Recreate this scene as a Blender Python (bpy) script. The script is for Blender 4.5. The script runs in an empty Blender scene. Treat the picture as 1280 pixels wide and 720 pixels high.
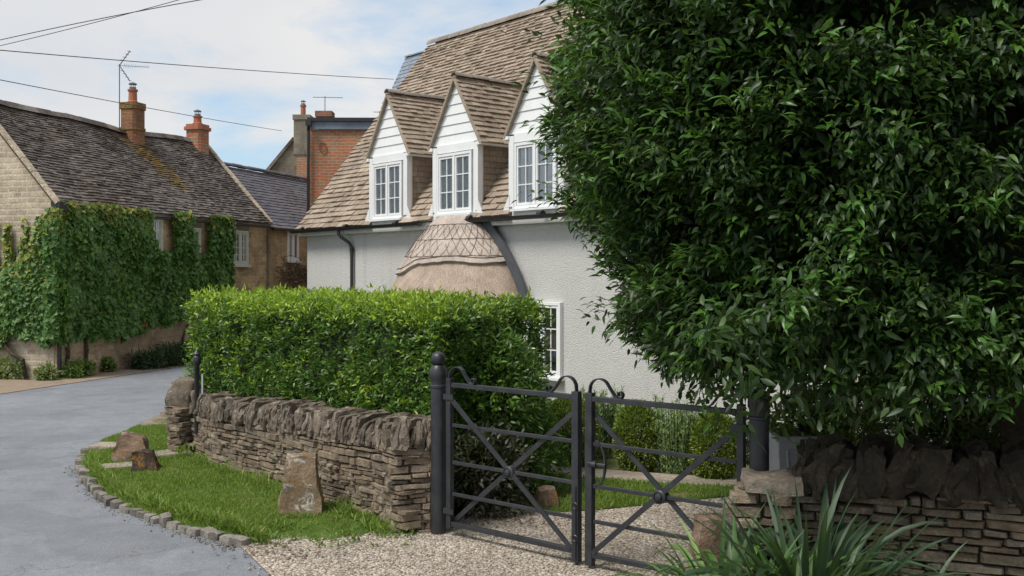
import bpy, bmesh, math, random
import numpy as np
from mathutils import Vector, Matrix, noise
from mathutils.geometry import tessellate_polygon
random.seed(7); rng = np.random.default_rng(7)
PI = math.pi; R = math.radians
sc = bpy.context.scene
col = sc.collection
E = 2.0; F = 1240.0; HY = 340.0          # eye height, focal length in photo pixels, horizon row

def at(px, py, Y): return Vector(((px-640)/F*Y, Y, E-(py-HY)/F*Y))
def gr(px, py, z=0.0):
    Y = (E-z)*F/(py-HY); return Vector(((px-640)/F*Y, Y, z))
def ss(a, b, x):
    t = max(0.0, min(1.0, (x-a)/(b-a))); return t*t*(3-2*t)
def lerp(a, b, t): return a+(b-a)*t
def nz(p, s=1.0, o=0.0): return noise.noise(Vector((p[0]*s+o, p[1]*s+o*1.7, p[2]*s-o)))

# ------------------------------------------------------------------ materials
def mat(name):
    m = bpy.data.materials.new(name); m.use_nodes = True
    nt = m.node_tree; nt.nodes.clear()
    return m, nt
class N:
    def __init__(s, nt): s.nt = nt
    def __call__(s, t, ins=None, **kw):
        n = s.nt.nodes.new(t)
        for k, v in kw.items(): setattr(n, k, v)
        for k, v in (ins or {}).items():
            sk = n.inputs[k]
            if isinstance(v, bpy.types.NodeSocket): s.nt.links.new(v, sk)
            else: sk.default_value = (tuple(v)+(1,) if isinstance(v, tuple) and len(v) == 3 and sk.type == 'RGBA' else v)
        return n
def mix(n, f, a, b, mode='MIX'):
    x = n('ShaderNodeMix', data_type='RGBA', blend_type=mode)
    for k, v in ((0, f), (6, a), (7, b)):
        if isinstance(v, bpy.types.NodeSocket): n.nt.links.new(v, x.inputs[k])
        else: x.inputs[k].default_value = (tuple(v)+(1,) if isinstance(v, tuple) else v)
    return x.outputs[2]
def ramp(n, f, stops):
    r = n('ShaderNodeValToRGB', {0: f}); e = r.color_ramp.elements
    while len(e) < len(stops): e.new(0.5)
    for i, (p, c) in enumerate(stops):
        e[i].position = p; e[i].color = (tuple(c)+(1,)) if isinstance(c, tuple) else (c, c, c, 1)
    return r.outputs[0]
def finish(n, colr, rough=0.8, bump=None, bs=0.3, bd=0.01, metal=0.0, spec=0.5, **kw):
    ins = {'Base Color': colr, 'Roughness': rough, 'Metallic': metal, 'Specular IOR Level': spec}
    ins.update(kw)
    if bump is not None:
        ins['Normal'] = n('ShaderNodeBump', {'Strength': bs, 'Distance': bd, 'Height': bump}).outputs[0]
    p = n('ShaderNodeBsdfPrincipled', ins)
    return p
def out(n, sh): n('ShaderNodeOutputMaterial', {0: sh})
def tex(n, scale, detail=4, rough=0.6, vec=None, dist=0.0, kind='Object'):
    if vec is None: vec = n('ShaderNodeTexCoord').outputs[kind]
    return n('ShaderNodeTexNoise', {'Vector': vec, 'Scale': scale, 'Detail': detail, 'Roughness': rough, 'Distortion': dist})
def island(n): return n('ShaderNodeNewGeometry').outputs['Random Per Island']

def plain(name, c, rough=0.6, var=0.12, scale=6, bs=0.1, bd=0.003, metal=0.0, spec=0.5, fine=60):
    m, nt = mat(name); n = N(nt)
    t = tex(n, scale).outputs[0]; t2 = tex(n, fine).outputs[0]
    f = n('ShaderNodeMath', {0: t, 1: t2}, operation='MULTIPLY').outputs[0]
    cc = mix(n, ramp(n, f, [(0.12, 0.0), (0.4, 1.0)]), tuple(x*(1-var) for x in c), tuple(min(1, x*(1+var)) for x in c))
    rr = n('ShaderNodeMapRange', {0: t2, 3: max(0.05, rough-0.1), 4: min(1, rough+0.1)}).outputs[0]
    out(n, finish(n, cc, rr, t2, bs, bd, metal, spec).outputs[0]); return m

def stone(name, cols, lichen=(0.42, 0.40, 0.34), la=0.25, orange=0.0, scale=9, bs=0.8, bd=0.02, spec=0.25, isl=True):
    m, nt = mat(name); n = N(nt)
    big = tex(n, scale, 6, 0.65).outputs[0]; fine = tex(n, scale*7, 5, 0.7).outputs[0]
    k = len(cols)
    src = island(n) if isl else tex(n, scale*0.35, 2).outputs[0]
    a = ramp(n, src, [(i/(k-1) if isl else 0.3+0.4*i/(k-1), c) for i, c in enumerate(cols)])
    v = ramp(n, big, [(0.3, 0.55), (0.7, 1.25)])
    a = mix(n, 1.0, a, v, 'MULTIPLY')
    a = mix(n, 1.0, a, ramp(n, fine, [(0.3, 0.7), (0.7, 1.2)]), 'MULTIPLY')
    l = tex(n, scale*1.7, 5, 0.75, dist=0.5).outputs[0]
    lf = ramp(n, l, [(0.56, 0.0), (0.64, la*2.2 if la < .45 else 1.0)])
    a = mix(n, lf, a, lichen)
    if orange:
        l2 = tex(n, scale*0.8, 6, 0.8, dist=0.8).outputs[0]
        a = mix(n, ramp(n, l2, [(0.60-orange*0.15, 0.0), (0.66-orange*0.15, 0.85)]), a, (0.34, 0.17, 0.025))
    h = n('ShaderNodeMath', {0: big, 1: fine}, operation='ADD').outputs[0]
    out(n, finish(n, a, 0.9, h, bs, bd, 0, spec).outputs[0]); return m

def masonry(name, c1, c2, mortar, bw, bh, ms=0.012, bump=0.6, bd=0.012, noise_s=1.2, stain=(0.5, 1.15), off=0.5, blotch=None):
    m, nt = mat(name); n = N(nt)
    uv = n('ShaderNodeTexCoord').outputs['UV']
    w = tex(n, 2.5, 3, vec=uv).outputs[1]
    wv = n('ShaderNodeVectorMath', {0: w, 1: (0.5, 0.5, 0.5)}, operation='SUBTRACT').outputs[0]
    wv = n('ShaderNodeVectorMath', {0: wv, 'Scale': 0.05 if bw < .25 else 0.13}, operation='SCALE').outputs[0]
    vv = n('ShaderNodeVectorMath', {0: uv, 1: wv}, operation='ADD').outputs[0]
    b = n('ShaderNodeTexBrick', {'Vector': vv, 'Color1': c1, 'Color2': c2, 'Mortar': mortar, 'Scale': 1.0, 'Mortar Size': ms, 'Mortar Smooth': 0.4, 'Bias': 0.0, 'Brick Width': bw, 'Row Height': bh}, offset=off)
    big = tex(n, noise_s, 6, 0.7).outputs[0]; fine = tex(n, 35, 5, 0.7).outputs[0]
    a = mix(n, 1.0, b.outputs[0], ramp(n, big, [(0.3, stain[0]), (0.7, stain[1])]), 'MULTIPLY')
    a = mix(n, 1.0, a, ramp(n, fine, [(0.3, 0.65), (0.7, 1.25)]), 'MULTIPLY')
    if blotch:
        a = mix(n, ramp(n, tex(n, 2.3, 6, 0.8, dist=.6).outputs[0], [(0.5, 0.0), (0.68, 0.8)]), a, blotch)
    h = n('ShaderNodeMath', {0: fine, 1: 0.6}, operation='MULTIPLY').outputs[0]
    h = n('ShaderNodeMath', {0: h, 1: b.outputs[1]}, operation='SUBTRACT').outputs[0]
    out(n, finish(n, a, 0.9, h, bump, bd, 0, 0.2).outputs[0]); return m

def leafmat(name, c1, c2, rough=0.42, trans=0.25, c3=None, spec=0.5, ns=1.3):
    m, nt = mat(name); n = N(nt)
    r = island(n)
    big = tex(n, ns, 3).outputs[0]
    s = n('ShaderNodeMath', {0: r, 1: 0.65}, operation='MULTIPLY').outputs[0]
    s = n('ShaderNodeMath', {0: big, 1: 0.5, 2: s}, operation='MULTIPLY_ADD').outputs[0]
    st = [(0.1, c1), (0.75, c2)] + ([(0.97, c3)] if c3 else [])
    a = ramp(n, s, st)
    p = finish(n, a, rough, spec=spec)
    t = n('ShaderNodeBsdfTranslucent', {'Color': mix(n, 0.5, a, (0.25, 0.4, 0.05))})
    out(n, n('ShaderNodeMixShader', {0: trans, 1: p.outputs[0], 2: t.outputs[0]}).outputs[0]); return m

def slate(name, cols, moss=None, ma=0.0, scale=5, lichen=(0.5, 0.48, 0.42), la=0.5, spec=0.3):
    m, nt = mat(name); n = N(nt)
    a = ramp(n, island(n), [(i/(len(cols)-1), c) for i, c in enumerate(cols)])
    big = tex(n, 1.1, 6, 0.7).outputs[0]; fine = tex(n, 28, 6, 0.75).outputs[0]
    a = mix(n, 1.0, a, ramp(n, big, [(0.3, 0.7), (0.7, 1.2)]), 'MULTIPLY')
    a = mix(n, 1.0, a, ramp(n, fine, [(0.3, 0.7), (0.7, 1.25)]), 'MULTIPLY')
    a = mix(n, ramp(n, tex(n, 17, 5, 0.8).outputs[0], [(0.58, 0.0), (0.66, la)]), a, lichen)
    if moss:
        a = mix(n, ramp(n, tex(n, 0.9, 6, 0.8, dist=0.6).outputs[0], [(0.5, 0.0), (0.62, ma)]), a, moss)
    out(n, finish(n, a, 0.88, fine, 0.6, 0.01, 0, spec).outputs[0]); return m

M = {}
M['roof_tan'] = slate('tan stone tiles', [(0.25, 0.195, 0.145), (0.31, 0.25, 0.19), (0.35, 0.285, 0.22), (0.29, 0.22, 0.165), (0.39, 0.325, 0.255)], lichen=(0.46, 0.43, 0.38), la=0.5)
M['verge_tan'] = slate('pale verge slips', [(0.30, 0.25, 0.19), (0.36, 0.30, 0.23)], la=0.4)
M['ridge_tan'] = slate('weathered ridge tiles', [(0.20, 0.165, 0.135), (0.28, 0.24, 0.20)], moss=(0.13, 0.125, 0.11), ma=0.5, la=0.7)
M['roof_grey'] = slate('mossy grey stone slates', [(0.065, 0.053, 0.048), (0.12, 0.10, 0.092), (0.20, 0.175, 0.16), (0.085, 0.07, 0.06)], moss=(0.058, 0.036, 0.018), ma=0.8, lichen=(0.42, 0.40, 0.39), la=0.9)
M['moss'] = slate('mossy stained slates', [(0.16, 0.10, 0.025), (0.09, 0.065, 0.04), (0.22, 0.15, 0.04)], lichen=(0.28, 0.24, 0.15), la=0.5)
M['roof_slate'] = slate('blue grey slate', [(0.10, 0.098, 0.115), (0.15, 0.145, 0.165), (0.125, 0.12, 0.135)], la=0.25)
M['roof_blue'] = slate('pale blue slate', [(0.17, 0.20, 0.25), (0.24, 0.275, 0.33)], la=0.25, spec=0.6)
M['cots'] = masonry('golden cotswold stone', (0.62, 0.43, 0.24), (0.44, 0.29, 0.155), (0.55, 0.44, 0.30), 0.26, 0.095, stain=(0.55, 1.2), blotch=(0.22, 0.16, 0.11))
M['cots_low'] = masonry('weathered plinth stone', (0.56, 0.43, 0.28), (0.42, 0.31, 0.21), (0.42, 0.35, 0.26), 0.42, 0.14, stain=(0.4, 1.2), blotch=(0.13, 0.10, 0.075))
M['gable'] = masonry('cream rubble stone', (0.56, 0.47, 0.34), (0.43, 0.35, 0.25), (0.56, 0.49, 0.39), 0.22, 0.11, ms=0.022, stain=(0.6, 1.2), blotch=(0.36, 0.28, 0.21), bump=0.5, noise_s=2.2)
M['greystone'] = masonry('pale grey stone', (0.30, 0.26, 0.20), (0.22, 0.19, 0.15), (0.30, 0.27, 0.23), 0.4, 0.2)
M['brick'] = masonry('red brick', (0.50, 0.155, 0.07), (0.36, 0.22, 0.13), (0.40, 0.33, 0.25), 0.24, 0.085, ms=0.011, stain=(0.75, 1.15))
M['brick_old'] = masonry('sooty old brick', (0.34, 0.14, 0.075), (0.22, 0.11, 0.07), (0.23, 0.18, 0.13), 0.2, 0.075, ms=0.01, stain=(0.5, 1.2), blotch=(0.30, 0.19, 0.05))
M['ochre'] = stone('ochre lichened band', [(0.30, 0.18, 0.05), (0.22, 0.12, 0.05)], la=0.2, scale=12)
M['terra'] = plain('terracotta', (0.36, 0.13, 0.07), 0.8)
M['white'] = plain('white painted wood', (0.76, 0.77, 0.77), 0.45, 0.05, 4, 0.15)
M['cream'] = plain('cream painted wood', (0.55, 0.56, 0.48), 0.5, 0.08)
M['black'] = plain('black painted metal', (0.022, 0.024, 0.029), 0.42, 0.2, 8, 0.12, spec=0.5)
def m_gate():
    m, nt = mat('painted iron'); n = N(nt)
    t = tex(n, 9, 6, .75).outputs[0]; f = tex(n, 70, 4, .7).outputs[0]
    a = mix(n, ramp(n, t, [(.35, 0.0), (.7, 1.0)]), (0.017, 0.019, 0.023), (0.034, 0.036, 0.041))
    g = n('ShaderNodeMath', {0: t, 1: f}, operation='MULTIPLY').outputs[0]
    a = mix(n, ramp(n, g, [(.36, 0.0), (.40, 0.8)]), a, (0.10, 0.055, 0.03))
    rr = n('ShaderNodeMapRange', {0: t, 1: .3, 2: .7, 3: .3, 4: .62}).outputs[0]
    out(n, finish(n, a, rr, f, 0.25, .003).outputs[0]); return m
M['black'] = m_gate()
M['gutter'] = plain('black plastic', (0.02, 0.02, 0.022), 0.35, 0.15)
M['alu'] = plain('grey aluminium', (0.16, 0.17, 0.19), 0.4, 0.1, metal=0.6)
M['lead'] = plain('dark lead', (0.07, 0.075, 0.085), 0.55, 0.2, 5)
M['zinc'] = plain('zinc', (0.42, 0.44, 0.47), 0.55, 0.2, 5, metal=0.1)
M['curtain'] = plain('net curtain', (0.8, 0.8, 0.79), 0.9, 0.1)
M['dark'] = plain('dark room', (0.03, 0.03, 0.032), 0.9)
M['bark'] = stone('brown bark', [(0.07, 0.05, 0.035), (0.10, 0.075, 0.05)], la=0.15, scale=14, isl=False)
M['twig'] = plain('dark twigs', (0.03, 0.026, 0.015), 0.9, 0.3)
M['core'] = plain('dark shade core', (0.012, 0.02, 0.006), 0.95, 0.4, 20)  # near-black fill; the shade deep among the leaves is its colour
M['soil'] = plain('soil', (0.06, 0.045, 0.03), 0.95, 0.3, 8)
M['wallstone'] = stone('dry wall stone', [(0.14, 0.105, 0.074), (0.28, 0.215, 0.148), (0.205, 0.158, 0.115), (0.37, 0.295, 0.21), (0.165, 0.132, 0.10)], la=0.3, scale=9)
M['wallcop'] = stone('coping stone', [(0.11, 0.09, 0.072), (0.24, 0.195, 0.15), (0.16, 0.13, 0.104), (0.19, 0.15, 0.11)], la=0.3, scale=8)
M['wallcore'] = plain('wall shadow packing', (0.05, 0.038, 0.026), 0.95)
M['darkstone'] = stone('shade-darkened wall stone', [(0.09, 0.076, 0.055), (0.18, 0.155, 0.115), (0.13, 0.108, 0.078), (0.155, 0.117, 0.077)], lichen=(0.25, 0.26, 0.2), la=0.2, scale=8)  # wall stone tones darkened, tree shade put into the colour
M['darkcop'] = stone('mossy shade-darkened coping', [(0.038, 0.032, 0.023), (0.066, 0.054, 0.038)], lichen=(0.13, 0.12, 0.07), la=0.2, scale=7)  # moss tones, with the shade under the tree darkened in too
M['staddle'] = stone('lichened staddle', [(0.30, 0.22, 0.14), (0.19, 0.14, 0.09)], lichen=(0.62, 0.61, 0.57), la=0.3, orange=0.3, scale=5, isl=False)
M['boulder'] = stone('brown boulder', [(0.17, 0.115, 0.075), (0.24, 0.17, 0.12)], la=0.2, orange=0.05, scale=5, isl=False)
M['boulder_dk'] = stone('dark boulder', [(0.045, 0.032, 0.024), (0.08, 0.055, 0.04)], la=0.05, orange=0.6, scale=6, isl=False)
M['kerb'] = stone('kerb stone', [(0.19, 0.17, 0.145), (0.29, 0.265, 0.23), (0.14, 0.125, 0.105)], la=0.2, scale=9)
M['flag'] = stone('flagstone', [(0.36, 0.31, 0.25), (0.28, 0.23, 0.18)], la=0.2, scale=4)
M['slab'] = plain('pale kerb slab', (0.42, 0.36, 0.29), 0.9, 0.2)

def m_road():
    m, nt = mat('worn asphalt'); n = N(nt)
    big = tex(n, 0.55, 5, 0.6).outputs[0]; mid = tex(n, 3.5, 6, 0.7).outputs[0]; fine = tex(n, 130, 3, 0.8).outputs[0]
    v = n('ShaderNodeTexVoronoi', {'Vector': n('ShaderNodeTexCoord').outputs['Object'], 'Scale': 85.0}).outputs[0]
    a = ramp(n, big, [(0.3, (0.172, 0.185, 0.208)), (0.7, (0.225, 0.238, 0.258))])
    a = mix(n, 1.0, a, ramp(n, mid, [(0.3, 0.82), (0.7, 1.12)]), 'MULTIPLY')
    a = mix(n, 1.0, a, ramp(n, fine, [(0.32, 0.5), (0.68, 1.5)]), 'MULTIPLY')
    a = mix(n, 1.0, a, ramp(n, tex(n, 22, 6, .85).outputs[0], [(0.3, 0.78), (0.7, 1.2)]), 'MULTIPLY')
    a = mix(n, ramp(n, tex(n, 45, 4, .8).outputs[0], [(0.60, 0.0), (0.68, 0.5)]), a, (0.30, 0.29, 0.27))
    a = mix(n, ramp(n, tex(n, 1.1, 7, 0.8, dist=1.2).outputs[0], [(0.6, 0.0), (0.66, 0.35)]), a, (0.11, 0.11, 0.115))
    cr = n('ShaderNodeTexVoronoi', {'Vector': n('ShaderNodeVectorMath', {0: n('ShaderNodeTexCoord').outputs['Object'], 1: n('ShaderNodeVectorMath', {0: tex(n, 2.2, 5, .7).outputs[1], 'Scale': 1.1}, operation='SCALE').outputs[0]}, operation='ADD').outputs[0], 'Scale': .33}, feature='DISTANCE_TO_EDGE').outputs[0]
    cm = ramp(n, cr, [(0.0, 0.75), (0.004, 0.0)]); a = mix(n, cm, a, (0.06, 0.06, 0.062))
    a = mix(n, ramp(n, tex(n, .35, 3, .5, dist=2.0).outputs[0], [(0.55, 0.0), (0.565, 0.28)]), a, (0.12, 0.122, 0.128))
    h = n('ShaderNodeMath', {0: fine, 1: v}, operation='ADD').outputs[0]
    out(n, finish(n, a, 0.82, h, 0.5, 0.006, 0, 0.35).outputs[0]); return m
def m_gravel():
    m, nt = mat('cream gravel'); n = N(nt)
    tc = n('ShaderNodeTexCoord').outputs['Object']
    v = n('ShaderNodeTexVoronoi', {'Vector': tc, 'Scale': 48.0})
    c = n('ShaderNodeSeparateColor', {0: v.outputs['Color']}).outputs[0]
    a = ramp(n, c, [(0, (0.38, 0.315, 0.25)), (0.35, (0.52, 0.44, 0.355)), (0.75, (0.62, 0.545, 0.455)), (1, (0.72, 0.67, 0.60))])
    a = mix(n, 1.0, a, ramp(n, v.outputs[0], [(0.25, 1.0), (0.7, 0.45)]), 'MULTIPLY')
    a = mix(n, 1.0, a, ramp(n, tex(n, 1.3, 6, 0.7).outputs[0], [(0.3, 0.75), (0.65, 1.08)]), 'MULTIPLY')
    a = mix(n, ramp(n, tex(n, 0.8, 6, 0.75, dist=.5).outputs[0], [(0.58, 0.0), (0.7, 0.5)]), a, (0.22, 0.16, 0.10))
    inv = n('ShaderNodeMath', {0: 1.0, 1: v.outputs[0]}, operation='SUBTRACT').outputs[0]
    out(n, finish(n, a, 0.9, inv, 0.9, 0.012, 0, 0.25).outputs[0]); return m
def m_turf(name, a1, a2, dirt, da=0.5):
    m, nt = mat(name); n = N(nt)
    a = ramp(n, tex(n, 5, 6, 0.8).outputs[0], [(0.3, a1), (0.7, a2)])
    a = mix(n, 1.0, a, ramp(n, tex(n, 90, 3).outputs[0], [(0.3, 0.6), (0.7, 1.3)]), 'MULTIPLY')
    a = mix(n, ramp(n, tex(n, 1.6, 6, 0.8).outputs[0], [(0.52, 0.0), (0.66, da)]), a, dirt)
    out(n, finish(n, a, 0.95, tex(n, 60, 3).outputs[0], 0.8, 0.02, 0, 0.1).outputs[0]); return m
def m_render():
    m, nt = mat('pebbledash render'); n = N(nt)
    tc = n('ShaderNodeTexCoord').outputs['Object']
    v = n('ShaderNodeTexVoronoi', {'Vector': tc, 'Scale': 62.0}).outputs[0]
    f = tex(n, 40, 4, 0.7).outputs[0]
    a = ramp(n, tex(n, 0.7, 5, 0.65).outputs[0], [(0.3, (0.53, 0.52, 0.50)), (0.7, (0.60, 0.595, 0.58))])
    a = mix(n, 1.0, a, ramp(n, f, [(0.3, 0.86), (0.7, 1.08)]), 'MULTIPLY')
    # faint weather streaks
    mp = n('ShaderNodeMapping', {'Vector': tc, 'Scale': (3.0, 3.0, 0.22)}).outputs[0]
    a = mix(n, ramp(n, tex(n, 1.0, 5, 0.7, vec=mp).outputs[0], [(0.54, 0.0), (0.72, 0.3)]), a, (0.33, 0.325, 0.31))
    h = n('ShaderNodeMath', {0: f, 1: v}, operation='SUBTRACT').outputs[0]
    out(n, finish(n, a, 0.95, h, 0.5, 0.018, 0, 0.15).outputs[0]); return m
def m_thatch(name, c1, c2):
    m, nt = mat(name); n = N(nt)
    uv = n('ShaderNodeTexCoord').outputs['UV']
    mp = n('ShaderNodeMapping', {'Vector': uv, 'Scale': (70.0, 7.0, 1.0)}).outputs[0]
    t = tex(n, 1.0, 4, 0.7, vec=mp).outputs[0]
    pt = tex(n, 55, 3, 0.7).outputs[0]
    f = n('ShaderNodeMath', {0: t, 1: pt}, operation='MULTIPLY').outputs[0]
    a = ramp(n, f, [(0.12, c1), (0.38, c2)])
    a = mix(n, 1.0, a, ramp(n, tex(n, 2.5, 5, 0.7).outputs[0], [(0.3, 0.75), (0.7, 1.15)]), 'MULTIPLY')
    out(n, finish(n, a, 0.95, f, 0.9, 0.03, 0, 0.1).outputs[0]); return m
def m_glass():
    m, nt = mat('window glass'); n = N(nt)
    g = n('ShaderNodeBsdfGlossy', {'Color': (0.85, 0.9, 0.95), 'Roughness': 0.03, 'Normal': n('ShaderNodeBump', {'Strength': 0.15, 'Distance': 0.01, 'Height': tex(n, 3.0, 2).outputs[0]}).outputs[0]})
    t = n('ShaderNodeBsdfTransparent', {'Color': (0.82, 0.86, 0.88)})
    fr = n('ShaderNodeFresnel', {'IOR': 1.5}).outputs[0]
    f = n('ShaderNodeMath', {0: fr, 1: 0.10}, operation='ADD').outputs[0]
    out(n, n('ShaderNodeMixShader', {0: f, 1: t.outputs[0], 2: g.outputs[0]}).outputs[0]); return m
M['road'] = m_road(); M['gravel'] = m_gravel(); M['render'] = m_render(); M['glass'] = m_glass()
M['turf'] = m_turf('verge turf', (0.05, 0.09, 0.018), (0.10, 0.16, 0.03), (0.24, 0.19, 0.10), 0.7)
M['ground'] = m_turf('earth and grass', (0.07, 0.09, 0.03), (0.12, 0.13, 0.05), (0.20, 0.16, 0.11), 0.8)
M['earth'] = m_turf('bare verge earth', (0.26, 0.20, 0.15), (0.34, 0.27, 0.205), (0.18, 0.15, 0.09), 0.6)
M['thatch'] = m_thatch('thatch coat', (0.25, 0.19, 0.15), (0.60, 0.48, 0.39))
M['thatch_cap'] = m_thatch('thatch cap', (0.34, 0.28, 0.24), (0.66, 0.57, 0.50))
M['pebble'] = stone('loose gravel stones', [(0.30, 0.23, 0.17), (0.52, 0.43, 0.33), (0.62, 0.53, 0.43), (0.70, 0.64, 0.56)], la=0, scale=20)
M['l_tree'] = leafmat('glossy dark tree leaves', (0.007, 0.022, 0.006), (0.029, 0.064, 0.012), 0.46, 0.12, (0.075, 0.15, 0.022), spec=0.38, ns=2.2)
M['l_tree_new'] = leafmat('fresh tree shoots', (0.035, 0.10, 0.018), (0.08, 0.19, 0.03), 0.4, 0.25)
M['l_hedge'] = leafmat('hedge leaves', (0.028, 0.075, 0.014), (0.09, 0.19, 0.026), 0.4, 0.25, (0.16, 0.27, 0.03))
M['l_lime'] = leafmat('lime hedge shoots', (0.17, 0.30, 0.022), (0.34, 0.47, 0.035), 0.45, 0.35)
M['l_ivy'] = leafmat('creeper leaves', (0.025, 0.085, 0.018), (0.085, 0.19, 0.03), 0.5, 0.25, (0.16, 0.27, 0.045))
M['l_ivy_new'] = leafmat('yellowing creeper leaves', (0.14, 0.22, 0.03), (0.34, 0.33, 0.06), 0.5, 0.3, (0.34, 0.19, 0.09))
M['l_dark'] = leafmat('dark shrub leaves', (0.014, 0.035, 0.014), (0.04, 0.075, 0.03), 0.5, 0.15)
M['l_red'] = leafmat('purple shrub leaves', (0.022, 0.018, 0.012), (0.035, 0.045, 0.02), 0.5, 0.15, (0.07, 0.035, 0.025))
M['l_box'] = leafmat('box leaves', (0.06, 0.11, 0.016), (0.20, 0.28, 0.035), 0.45, 0.2, (0.32, 0.36, 0.05))
M['l_rose'] = leafmat('rosemary needles', (0.13, 0.22, 0.07), (0.30, 0.42, 0.16), 0.6, 0.2)
M['l_fresh'] = leafmat('fresh garden leaves', (0.05, 0.11, 0.02), (0.14, 0.24, 0.04), 0.5, 0.3, (0.25, 0.15, 0.04))
M['l_strap'] = leafmat('strap leaves', (0.02, 0.06, 0.014), (0.06, 0.135, 0.024), 0.52, 0.25, (0.17, 0.28, 0.06))
M['l_strapd'] = leafmat('blue green strap leaves', (0.012, 0.035, 0.014), (0.04, 0.08, 0.036), 0.52, 0.2)
M['grass'] = leafmat('grass blades', (0.09, 0.165, 0.022), (0.20, 0.30, 0.04), 0.65, 0.38, (0.34, 0.34, 0.11), ns=2.5)
M['deadleaf'] = leafmat('fallen leaves', (0.07, 0.038, 0.028), (0.15, 0.085, 0.055), 0.8, 0.1)
M['rod'] = plain('hazel rods', (0.13, 0.095, 0.065), 0.9)
M['wire'] = plain('black cable', (0.03, 0.033, 0.04), 0.6)
M['vine'] = plain('dead vine', (0.10, 0.07, 0.05), 0.9, 0.3)

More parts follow.
